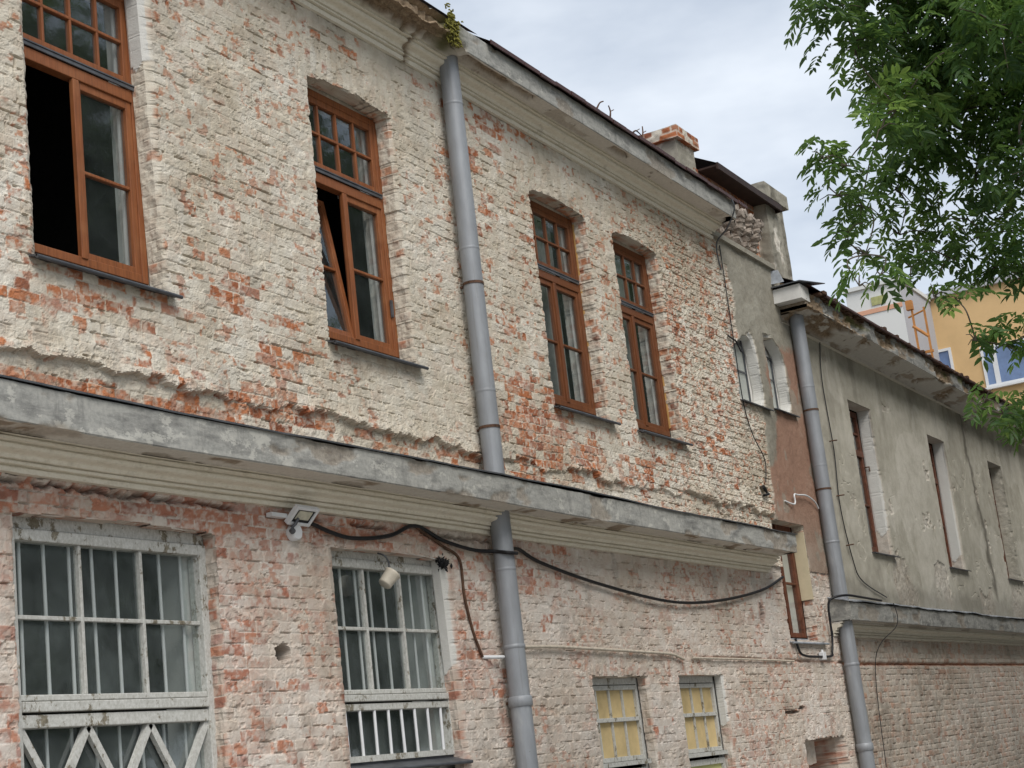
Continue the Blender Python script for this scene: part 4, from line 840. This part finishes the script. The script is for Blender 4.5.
for i, x in enumerate(WX):
    y = .25; x0, x1 = x + .02, x + 1.10
    b = MB(); frame_bars(b, x0, x1, 2.66, 4.87, y, y + .06, .085); b.box(x0, x1, y - .01, y + .05, 4.15, 4.25); b.box(x0 + .5, x0 + .56, y, y + .05, 2.7, 4.85); b.box(x0, x1, y + .005, y + .045, 3.38, 3.41); b.box(x0, x1, y + .005, y + .045, 4.5, 4.53)
    win = b.build('window', M['brownwood'], wing, ['narrow brown window nearest the corner drainpipe', 'narrow brown window in the middle of the wing', 'narrow brown window farthest along the wing'][i], bevel=.004)
    pane('pane', x0, x1, 2.7, 4.85, y + .03, M['glass'], win)
    b = MB(); b.box(x0 - .1, x1 + .1, y + .09, y + .10, 2.6, 4.9); b.build('curtain', M['curtain'], win)
    sill(win, x - .04, x + 1.18, 2.575, 'sill', .25, -.03, drop=.03, th=.02)
    if i == 0:
        b = MB(); b.tube([(x1 - .04, y, 4.0), (x1 - .02, y - .07, 4.0), (x1 - .02, y - .07, 3.93)], .012, 6); b.build('hook', M['rust'], win)

# ---------------------------------------------------------------- fittings and cables
def smooth_path(pts, n=8):
    P = [Vector(p) for p in pts]; out = []
    for i in range(len(P) - 1):
        p0, p1, p2, p3 = P[max(i - 1, 0)], P[i], P[i + 1], P[min(i + 2, len(P) - 1)]
        for k in range(n):
            t = k / n; out.append(.5 * ((2 * p1) + (p2 - p0) * t + (2 * p0 - 5 * p1 + 4 * p2 - p3) * t * t + (3 * p1 - p0 - 3 * p2 + p3) * t ** 3))
    return out + [P[-1]]
def cable(name, pts, r, m, label, cat, group=None, n=8):
    b = MB(); b.tube(smooth_path(pts, n), r, 8); return tag(b.build(name, m), label, cat, group)
Y_ = -.035
cable('cable', [(9.60, -.04, 1.95), (10.10, Y_, 1.87), (10.65, Y_, 1.92), (11.05, Y_, 2.03), (11.45, Y_, 1.94), (11.9, -.05, 1.885), (12.16, -.10, 1.88), (12.19, -.225, 1.85), (12.32, -.235, 1.85), (12.40, -.12, 1.885), (12.69, -.05, 1.94), (13.14, Y_, 1.84), (14.32, -.045, 1.69), (15.94, -.05, 1.58), (17.33, -.05, 1.65), (18.64, -.045, 1.82), (19.43, -.03, 2.01)], .0165, M['black'], 'thick black cable sagging from the floodlight across the wall to the tall brown window', 'cable')
cable('cable', [(19.55, -.03, 1.25), (19.60, -.04, 1.09), (19.75, -.04, 1.045), (20.05, -.04, 1.03), (20.75, -.04, 1.04), (20.84, -.04, 1.10), (20.9, -.05, 1.3), (20.86, -.08, 1.7), (20.92, -.15, 1.79), (21.1, -.27, 1.81), (21.5, -.33, 1.79), (22.4, -.33, 1.775)], .016, M['black'], 'black cable looped below the tall brown window and up onto the wing ledge', 'cable')
b = MB(); b.box(20.40, 20.50, -.07, -.0, .99, 1.09); b.tube([(20.45, -.035, 1.09), (20.45, -.035, 1.12)], .02, 10); tag(b.build('junction_box', M['white'], bevel=.01), 'small white junction box on the black cable loop', 'junction box')
yw = .0
cable('wire', [(22.62, yw, 5.70), (22.39, yw, 5.0), (22.42, yw, 3.98), (22.29, yw, 3.17), (22.47, yw, 2.42), (22.75, yw, 2.12), (23.8, yw, 1.92)], .008, M['black'], 'thin wire hanging down the grey plaster from the eave', 'wire')
cable('wire', [(23.0, -.32, 1.76), (22.95, -.33, 1.45), (22.7, -.02, 1.0), (22.4, -.02, -.45)], .006, M['black'], 'thin drop wire crossing the wing ledge to the lower brickwork', 'wire')
for k, (x, z) in enumerate(((22.41, 4.1), (22.33, 3.3), (22.4, 2.6))):
    b = MB(); b.tube([(x - .05, .03, z), (x - .05, -.05, z), (x + .03, -.06, z + .01)], .010, 6); tag(b.build('wire_bracket', M['rust']), 'rusty bracket holding the thin wire, %s' % ('highest of three', 'middle one of three', 'lowest of three')[k], 'bracket', 'brackets on the thin wire')
cable('conduit', [(19.95, -.02, 3.02), (20.18, -.05, 2.99), (20.24, -.06, 3.02), (20.25, -.06, 3.12), (20.40, -.06, 3.13), (20.72, -.06, 3.15), (21.05, -.05, 3.10), (21.2, -.04, 3.02)], .011, M['white'], 'bent white conduit on the terracotta plaster', 'conduit')
cable('conduit', [(12.45, -.03, 1.075), (13.2, -.035, 1.085), (14.2, -.035, 1.07), (15.2, -.035, 1.05), (15.75, -.03, 1.035), (16.05, -.03, .985)], .015, M['mortar'], 'mortar coated pipe run along the wall above the small windows', 'conduit')
cable('conduit', [(16.30, -.02, 1.0), (17.2, -.025, .995), (18.6, -.02, .985), (19.4, -.02, .975)], .012, M['mortar'], 'thin pale pipe run stopping below the tall brown window', 'conduit')
cable('wire', [(11.05, -.03, 2.03), (11.45, -.02, 1.90), (11.72, -.015, 1.80), (11.74, -.015, 1.5), (11.82, -.015, 1.2), (11.93, -.015, .99)], .012, M['rust'], 'rusty wire running down the brick right of the second barred window', 'wire')
b = MB(); b.tube([(11.95, .03, .995), (12.08, -.05, .985), (12.2, -.06, .985)], .016, 8); tag(b.build('pipe_stub', M['white']), 'short pale pipe stub beside the middle drainpipe', 'pipe')
cable('wire', [(18.80, -.02, 5.02), (18.95, -.02, 5.0), (19.03, -.03, 4.98), (19.10, -.05, 4.86), (19.2, -.03, 4.9), (19.2, -.03, 5.02)], .010, M['black'], 'black wire curl at the broken slit window', 'wire')
cable('wire', [(18.98, -.02, 6.25), (18.98, -.02, 5.0), (18.99, -.02, 4.2), (19.15, -.02, 3.8), (19.42, -.03, 3.5), (19.34, -.03, 3.2)], .007, M['black'], 'thin black wire dropping from the eaves past the slit window to the cable hole', 'wire')
cable('wire', [(18.55, -.40, 6.72), (18.62, -.42, 6.55), (18.72, -.25, 6.36), (18.80, -.05, 6.22), (18.9, -.02, 5.9)], .010, M['zinc'], 'short wire strung over the eaves corner', 'wire')
b = MB(); b.tube([(19.34, -.0, 3.11), (19.24, -.05, 3.08), (19.15, -.06, 3.12)], .02, 8); b.tube([(19.40, -.0, 3.08), (19.3, -.06, 3.04), (19.20, -.03, 3.02)], .016, 8); tag(b.build('cable_end', M['black']), 'frayed cable ends poking out of the hole beside the plastered bay', 'cable')
# twigs on the roof edge
TW = [(14.83, [(0, 0), (.10, .10), (.20, .15)]), (15.15, [(0, 0), (.03, .08), (.0, .14)]), (15.72, [(0, 0), (.10, .05), (.24, .03)]), (15.95, [(0, 0), (.05, .08), (.06, .16)])]
TL = ['first bare twig from the left on the dark red roof edge, leaning right', 'short forked twig on the dark red roof edge', 'bent twig lying low along the roof edge', 'upright twig on the roof edge nearest the chimney']
for (x, pts), lb in zip(TW, TL):
    b = MB(); b.tube(smooth_path([(x + p[0], -.42, 6.70 + p[1]) for p in pts], 5), [.011 - .0005 * k for k in range(len(pts) * 5 - 4)], 6)
    b.tube([(x + pts[1][0], -.42, 6.70 + pts[1][1]), (x + pts[1][0] + .05, -.44, 6.70 + pts[1][1] + .03)], .005, 5); tag(b.build('dry_twig', M['rust']), lb, 'twig', 'twigs on the roof edge')
# moss tuft on the broken eaves
b = MB()
for k in range(260):
    x = 11.98 + R.gauss(0, .05); z = 6.60 + R.gauss(0, .075); y = -.375 + R.gauss(0, .018); d = Vector((R.gauss(0, 1), -abs(R.gauss(0, 1)), R.gauss(-.3, 1))).normalized() * R.uniform(.015, .05)
    p = Vector((x, y, z)); b.tube([p, p + d * .6, p + d + Vector((0, 0, -.012))], [.009, .008, .002], 4)
tag(b.build('moss_tuft', M['moss']), 'yellow green moss tuft on the broken eaves corner', 'moss')

# floodlight
fl = thing('floodlight', 'small white floodlight fixed under the string cornice', 'lamp', (9.42, -.03, 1.87))
b = MB(); b.tube([(9.45, .0, 1.865), (9.45, -.05, 1.865), (9.45, -.058, 1.865)], [.062, .062, .052], 24); b.build('sensor_base', M['white'], fl)
b = MB(); b.tube([(9.38, -.058, 1.89), (9.385, -.09, 1.91), (9.41, -.10, 1.95)], .012, 8); b.tube([(9.375, -.06, 1.87), (9.37, -.075, 1.855)], .022, 10); b.build('bracket', M['zinc'], fl)
X4 = Matrix.Translation((9.46, -.10, 1.975)) @ Matrix.Rotation(math.radians(47), 4, 'X')
b = MB(); frame_bars(b, -.13, .13, -.078, .078, -.022, .02, .024); b.box(-.12, .12, -.005, .018, -.07, .07); b.xform(X4).build('housing', M['white'], fl, bevel=.004)
b = MB(); b.box(-.105, .105, -.0095, -.0055, -.053, .053); b.xform(X4).build('gasket', M['black'], fl)
b = MB(); b.box(-.078, .078, -.015, -.0098, -.028, .044); b.xform(X4).build('lens', simple('lamp_reflector', (.55, .53, .42), .3), fl)
b = MB(); b.box(9.16, 9.34, -.06, -.01, 1.955, 1.985); tag(b.build('bracket_plate', M['white']), 'white bracket plate left of the floodlight', 'bracket')
# cup shaped lamp hanging at the barred window
hl = thing('hanging_cup', 'small white cup hanging on a wire in front of the second barred window', 'cup', (10.58, -.05, 1.48))
X4 = Matrix.Translation((10.57, -.05, 1.575)) @ Matrix.Rotation(math.radians(40), 4, 'Y') @ Matrix.Rotation(math.radians(18), 4, 'X')
b = MB(); pr_ = [(.001, -.060), (.046, -.060), (.055, -.05), (.060, .05), (.068, .062), (.060, .062), (.050, .04), (.044, -.04), (.001, -.045)]; n = 24
vs = [(r * math.cos(2 * math.pi * k / n), r * math.sin(2 * math.pi * k / n), z) for r, z in pr_ for k in range(n)]; fs = [(i * n + k, i * n + (k + 1) % n, (i + 1) * n + (k + 1) % n, (i + 1) * n + k) for i in range(len(pr_) - 1) for k in range(n)]
b.add(vs, fs, True); b.xform(X4).build('shade', simple('aged_white_enamel', (.58, .53, .44), .4), hl)
b = MB(); b.tube(smooth_path([(10.58, .03, 1.79), (10.56, -.04, 1.76), (10.60, -.05, 1.70), (10.575, -.05, 1.64)], 4), .007, 6); b.build('hanging_wire', M['zinc'], hl)
# rag / bird nest like dark lump at the right top corner of the second barred window
b = MB()
for k in range(40):
    a = R.uniform(0, 6.28); q = Vector((11.47 + R.gauss(0, .04), -.0 + R.gauss(0, .025), 1.75 + R.gauss(0, .022)))
    d = Vector((math.cos(a), R.uniform(-.4, .4), .5 * math.sin(a))) * R.uniform(.03, .065); b.tube([q - d, q, q + d], [.003, .012, .003], 5)
tag(b.build('bird_nest', M['black']), 'dark nest of twigs in the top corner of the second barred window', 'nest')

# ---------------------------------------------------------------- buildings far right
ob = thing('orange_block', 'orange rendered block with white framed windows behind the wing', 'building', (60, 3, -EYE))
b = MB(); b.box(60, 75, -14, 8.05, -EYE, 15.5); b.build('wall', M['orange_wall'], ob)
b = MB(); b.box(59.8, 75.2, -14.2, 8.1, 15.5, 15.72); b.build('roof_edge', M['grey_wall'], ob)
def ob_win(y0, y1, z0, z1, mull):
    b = MB(); f = .10
    b.box(59.93, 60.0, y0, y1, z1 - f, z1); b.box(59.93, 60.0, y0, y1, z0, z0 + f); b.box(59.93, 60, y0, y0 + f, z0 + f, z1 - f); b.box(59.93, 60, y1 - f, y1, z0 + f, z1 - f)
    for q in mull: b.box(59.94, 60, q - .09, q + .09, z0 + f, z1 - f)
    wn = b.build('window', M['white'], ob); b = MB(); b.box(59.97, 59.985, y0 + .05, y1 - .05, z0 + .05, z1 - .05); b.build('pane', M['bluepane'], wn)
    b = MB(); b.box(59.8, 60, y0 - .1, y1 + .1, z0 - .08, z0 - .002); b.build('sill', M['white'], wn)
ob_win(6.70, 8.0, 11.9, 13.55, ()); ob_win(3.3, 5.66, 11.75, 13.3, (5.2,)); ob_win(-1.2, 1.2, 11.75, 13.3, (.2,)); ob_win(-5.2, -2.8, 11.75, 13.3, (-4,))
ob_win(3.3, 5.66, 8.6, 10.2, (5.2,)); ob_win(-1.2, 1.2, 8.6, 10.2, (.2,)); ob_win(6.7, 8.0, 8.6, 10.2, ())
wb = thing('white_block', 'white block with a thin salmon band behind the wing roof', 'building', (56, 8, -EYE))
b = MB(); b.box(56, 70, 7.18, 9.15, -EYE, 15.42); b.build('wall', M['white_wall'], wb)
b = MB(); b.box(56.02, 70, 7.165, 7.178, -EYE, 15.40); b.build('side_wall', M['grey_wall'], wb)
b = MB(); b.box(55.97, 55.998, 7.18, 9.15, 14.48, 14.64); b.build('band', M['salmon'], wb)
b = MB(); b.box(55.9, 70, 7.1, 9.2, 15.42, 15.56); b.build('roof_edge', M['white_wall'], wb)
b = MB(); b.box(55.96, 55.998, 7.75, 8.25, 14.75, 15.05); b.build('vent', simple('olive_vent', (.36, .36, .16), .8), wb)
lad = thing('roof_ladder', 'orange steel ladder frame in front of the orange block', 'ladder', (50, 5.2, -EYE))
b = MB(); b.box(49.97, 50.03, 5.37, 5.43, -EYE, 12.75); b.build('post', M['orange_metal'], lad); b = MB(); b.box(49.97, 50.03, 4.99, 5.05, -EYE, 12.75); b.build('post', M['orange_metal'], lad)
b = MB(); b.tube([(50, 5.55, 12.52), (50, 5.0, 12.66)], .03, 8); b.build('brace', M['orange_metal'], lad)
b = MB(); b.tube([(50, 5.45, 12.22), (50, 5.02, 11.80)], .05, 8); b.build('brace', M['orange_metal'], lad)
b = MB(); b.box(49.96, 50.04, 4.95, 5.5, 11.28, 11.36); b.build('foot_plate', M['orange_metal'], lad)
for k in range(22): b = MB(); b.box(49.98, 50.02, 5.052, 5.368, -1.2 + k * .55, -1.16 + k * .55); b.build('rung', M['orange_metal'], lad)
b = MB(); b.box(49.9, 50.1, 5.35, 5.55, 12.75, 13.05); b.build('post_cap', M['orange_metal'], lad)

# ---------------------------------------------------------------- the ash tree
def leaf_cloud(centres, per, rnd, lsize=.19, big=False):
    """pinnate leaves: n leaves x 9 leaflets of 6 vertices, drooping outwards"""
    P = []; bright = []
    for (x, y, z, r) in centres:
        n = int(per * (r / .2) ** 2 * (1 if big else 1.7 if z > 3.6 and y < -4.7 else 1.2 if z > 3.6 else .95 if z > 3.35 or y < -5.35 else .58)) + 3
        q = rnd.normal(0, 1, (n, 3)); q /= np.linalg.norm(q, axis=1, keepdims=True); q *= (rnd.uniform(0, 1, (n, 1)) ** .45) * r * 1.15
        q[:, 2] *= .85; P.append(np.array([x, y, z]) + q); bright.append(.35 + .35 * q[:, 2] / (r + 1e-6) + rnd.normal(0, .16) + rnd.normal(0, .16, n))  # light from above put into leaf colour: paler toward each clump's top
    P = np.concatenate(P); br = np.concatenate(bright); n = len(P)
    az = rnd.uniform(0, 2 * np.pi, n); dr = rnd.uniform(-1.0, .25, n)
    D = np.stack([np.cos(az) * np.cos(dr), np.sin(az) * np.cos(dr), np.sin(dr)], -1)
    Sd = np.stack([-np.sin(az), np.cos(az), np.zeros(n)], -1) + rnd.normal(0, .25, (n, 3)); Sd -= D * (Sd * D).sum(1, keepdims=True); Sd /= np.linalg.norm(Sd, axis=1, keepdims=True)
    Nn = np.cross(D, Sd); L = lsize * rnd.uniform(.7, 1.2, n)
    V = []; Fq = []; ca = []; nl = 9; base = 0
    for k in range(nl):
        if k == nl - 1: t, side = 1.0, 0
        else: t, side = .25 + .22 * (k // 2), (1 if k % 2 else -1)
        o = P + D * (L * t * .8)[:, None] - np.array([0, 0, 1]) * (L * t * t * .22)[:, None]
        ang = rnd.uniform(.75, 1.15, n) * side; d = D * np.cos(ang)[:, None] + Sd * np.sin(ang)[:, None] - np.array([0, 0, 1]) * rnd.uniform(.05, .45, n)[:, None]; d /= np.linalg.norm(d, axis=1, keepdims=True)
        sN = Nn + rnd.normal(0, .35, (n, 3)); s = np.cross(sN, d); s /= np.linalg.norm(s, axis=1, keepdims=True); up = np.cross(d, s)
        l = (L * .42 * rnd.uniform(.85, 1.15, n))[:, None]; wd = l * .17
        pts = [o, o + d * l * .35 + s * wd + up * wd * .35, o + d * l * .72 + s * wd * .75 + up * wd * .2, o + d * l - up * l * .08, o + d * l * .72 - s * wd * .75 + up * wd * .2, o + d * l * .35 - s * wd + up * wd * .35]
        V.append(np.stack(pts, 1).reshape(-1, 3)); i = np.arange(n)[:, None] * 6 + base; Fq.append(i + np.array([0, 1, 2, 3])); Fq.append(i + np.array([0, 3, 4, 5])); base += n * 6
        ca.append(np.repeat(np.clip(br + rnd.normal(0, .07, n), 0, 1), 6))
    ca = np.concatenate(ca); return np.concatenate(V), np.concatenate(Fq), np.stack([ca, ca, ca], -1)
CL = [(9.15,-4.56,4.29,.2),(9.36,-4.63,4.13,.22),(9.92,-4.6,4.1,.21),(9.84,-4.81,4.41,.32),(10.15,-5.04,4.31,.38),(9.48,-5.46,3.99,.35),(9.47,-4.78,3.67,.22),(10.49,-4.78,4.16,.32),(10.36,-5.16,3.85,.38),(10.23,-5.52,3.76,.4),(9.12,-4.75,3.44,.12),(10.14,-4.75,3.63,.27),(10.55,-4.95,3.48,.34),(9.88,-5.4,3.17,.32),(9.06,-4.39,3.34,.12),(9.29,-4.45,3.34,.14),(9.33,-4.37,3.18,.14),(9.66,-4.41,3.19,.18),(10.16,-4.51,3.4,.23),(9.4,-4.37,2.96,.12),(9.37,-4.46,2.79,.11),(10.24,-4.47,3.12,.23),(10.48,-4.69,3.22,.26),(10.38,-4.97,3.02,.28),(10.45,-5.26,2.96,.34),(9.12,-4.46,2.54,.08),(9.33,-4.54,2.63,.1),(9.93,-4.58,2.8,.16),(10.37,-4.73,2.92,.16),(9.92,-4.69,2.58,.10),(9.87,-4.84,2.5,.09),(10.45,-4.94,2.80,.17),(10.51,-5.16,2.72,.25),(10.17,-4.99,2.24,.13),(10.2,-5.18,2.27,.19),(9.93,-4.89,2.25,.08),(9.91,-4.88,1.86,.09),(10.04,-4.95,1.79,.11),(10.27,-5.03,1.72,.16),(10.27,-5.13,1.87,.16),(10.51,-5.17,1.7,.26),(9.65,-4.81,4.8,.4),(10.22,-5.2,4.96,.56),(10.36,-5.72,4.82,.63),(9.2,-4.68,4.72,.29),(10.29,-5.56,5.59,.79),(10.6,-5.97,4.34,.56),(10.85,-5.92,3.66,.56),(11.02,-5.7,3.01,.53),(10.85,-5.51,2.34,.38),(10.94,-5.41,1.78,.34),(11.27,-6.38,4.08,.73),(11.54,-6.23,3.2,.73),(11.72,-5.98,2.39,.59),(10.74,-6.14,5.72,.82),(11.28,-6.71,5.14,.91),(12.0,-6.95,3.85,.85),(12.28,-6.78,2.81,.77),(11.82,-7.12,4.92,.94),(9.76,-5.03,5.54,.56),(10.79,-6.71,6.1,.91)]
TB = (12.1, -6.75, -EYE)
tree = thing('ash_tree', 'leafy ash tree reaching into the upper right over the wing', 'tree', TB)
rnd = np.random.default_rng(3)
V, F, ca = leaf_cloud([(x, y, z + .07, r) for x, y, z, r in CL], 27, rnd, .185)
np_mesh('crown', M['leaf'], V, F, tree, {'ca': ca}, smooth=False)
b = MB(); tp = [(12.1, -6.75, -EYE), (12.08, -6.74, 0), (12.0, -6.7, 1.5), (11.9, -6.62, 2.8), (11.7, -6.5, 4.2), (11.4, -6.4, 5.6)]; b.tube(smooth_path(tp, 5), list(np.linspace(.21, .07, 26)), 14); b.build('trunk', M['bark'], tree)
b = MB(); anchors = [Vector(p) for p in smooth_path(tp, 5)[10:]]; order = sorted(CL, key=lambda c: min((Vector(c[:3]) - a).length for a in anchors))
nodes = list(anchors); lev = [0] * len(nodes)
for c in order:
    p = Vector(c[:3]); k = min(range(len(nodes)), key=lambda i: (nodes[i] - p).length + .12 * lev[i]); a = nodes[k]; L = (p - a).length; r0 = max(.006, .034 - .007 * lev[k])
    mid = (a + p) / 2 + Vector((R.uniform(-.1, .1), R.uniform(-.1, .1), .12 * L)); path = smooth_path([a, mid, p], 5); b.tube(path, list(np.linspace(r0, r0 * .55, len(path))), 6)
    nodes.append(mid); lev.append(lev[k] + 1); nodes.append(p); lev.append(lev[k] + 1)
    for q in range(4):
        d = Vector((R.gauss(0, 1), R.gauss(0, 1), R.gauss(0, .8))).normalized() * c[3] * R.uniform(.6, 1.1); b.tube([p, p + d * .5 + Vector((0, 0, .02)), p + d], [.0055, .004, .002], 5)
b.build('branches', M['bark'], tree)

# trees across the street: only their dark mirror image in the panes is seen
def street_tree():
    t = thing('street_tree', 'dark leafy tree across the street, seen mirrored in the window panes', 'tree', (0, 0, -EYE), 'trees across the street')
    cs = []
    for k in range(60):
        a = R.uniform(0, 6.28); zz = R.uniform(.0, 1); rr = 3.4 * math.sqrt(max(0, 1 - (2 * zz - 1) ** 2)) * R.uniform(.3, 1); cs.append((rr * math.cos(a) * 1.25, rr * math.sin(a), 1.0 + 13.5 * zz, R.uniform(1.0, 1.7)))
    V, F, ca = leaf_cloud(cs, 1.5, np.random.default_rng(8), .8, True)
    np_mesh('crown', M['leaf_far'], V, F, t, {'ca': ca}, smooth=False)
    b = MB(); b.tube([(0, 0, -EYE), (.05, 0, 2), (0, .1, 6), (0, 0, 9)], [.25, .2, .12, .05], 10); b.build('trunk', M['bark'], t); return t
st = street_tree(); spots = [(20, -13.5, .2), (26, -12.5, 1.4), (32, -13.5, 2.9), (39, -13, 4.1), (46, -13.5, 5.2), (54, -13, .9), (63, -13.5, 2.2), (74, -14, 3.3)]
for i, (x, y, a) in enumerate(spots):
    if i == 0: t = st
    else:
        t = st.copy(); COL.objects.link(t)
        for chd in st.children: c = chd.copy(); COL.objects.link(c); c.parent = t
    t.location = (x, y, 0); t.rotation_euler = (0, 0, a)
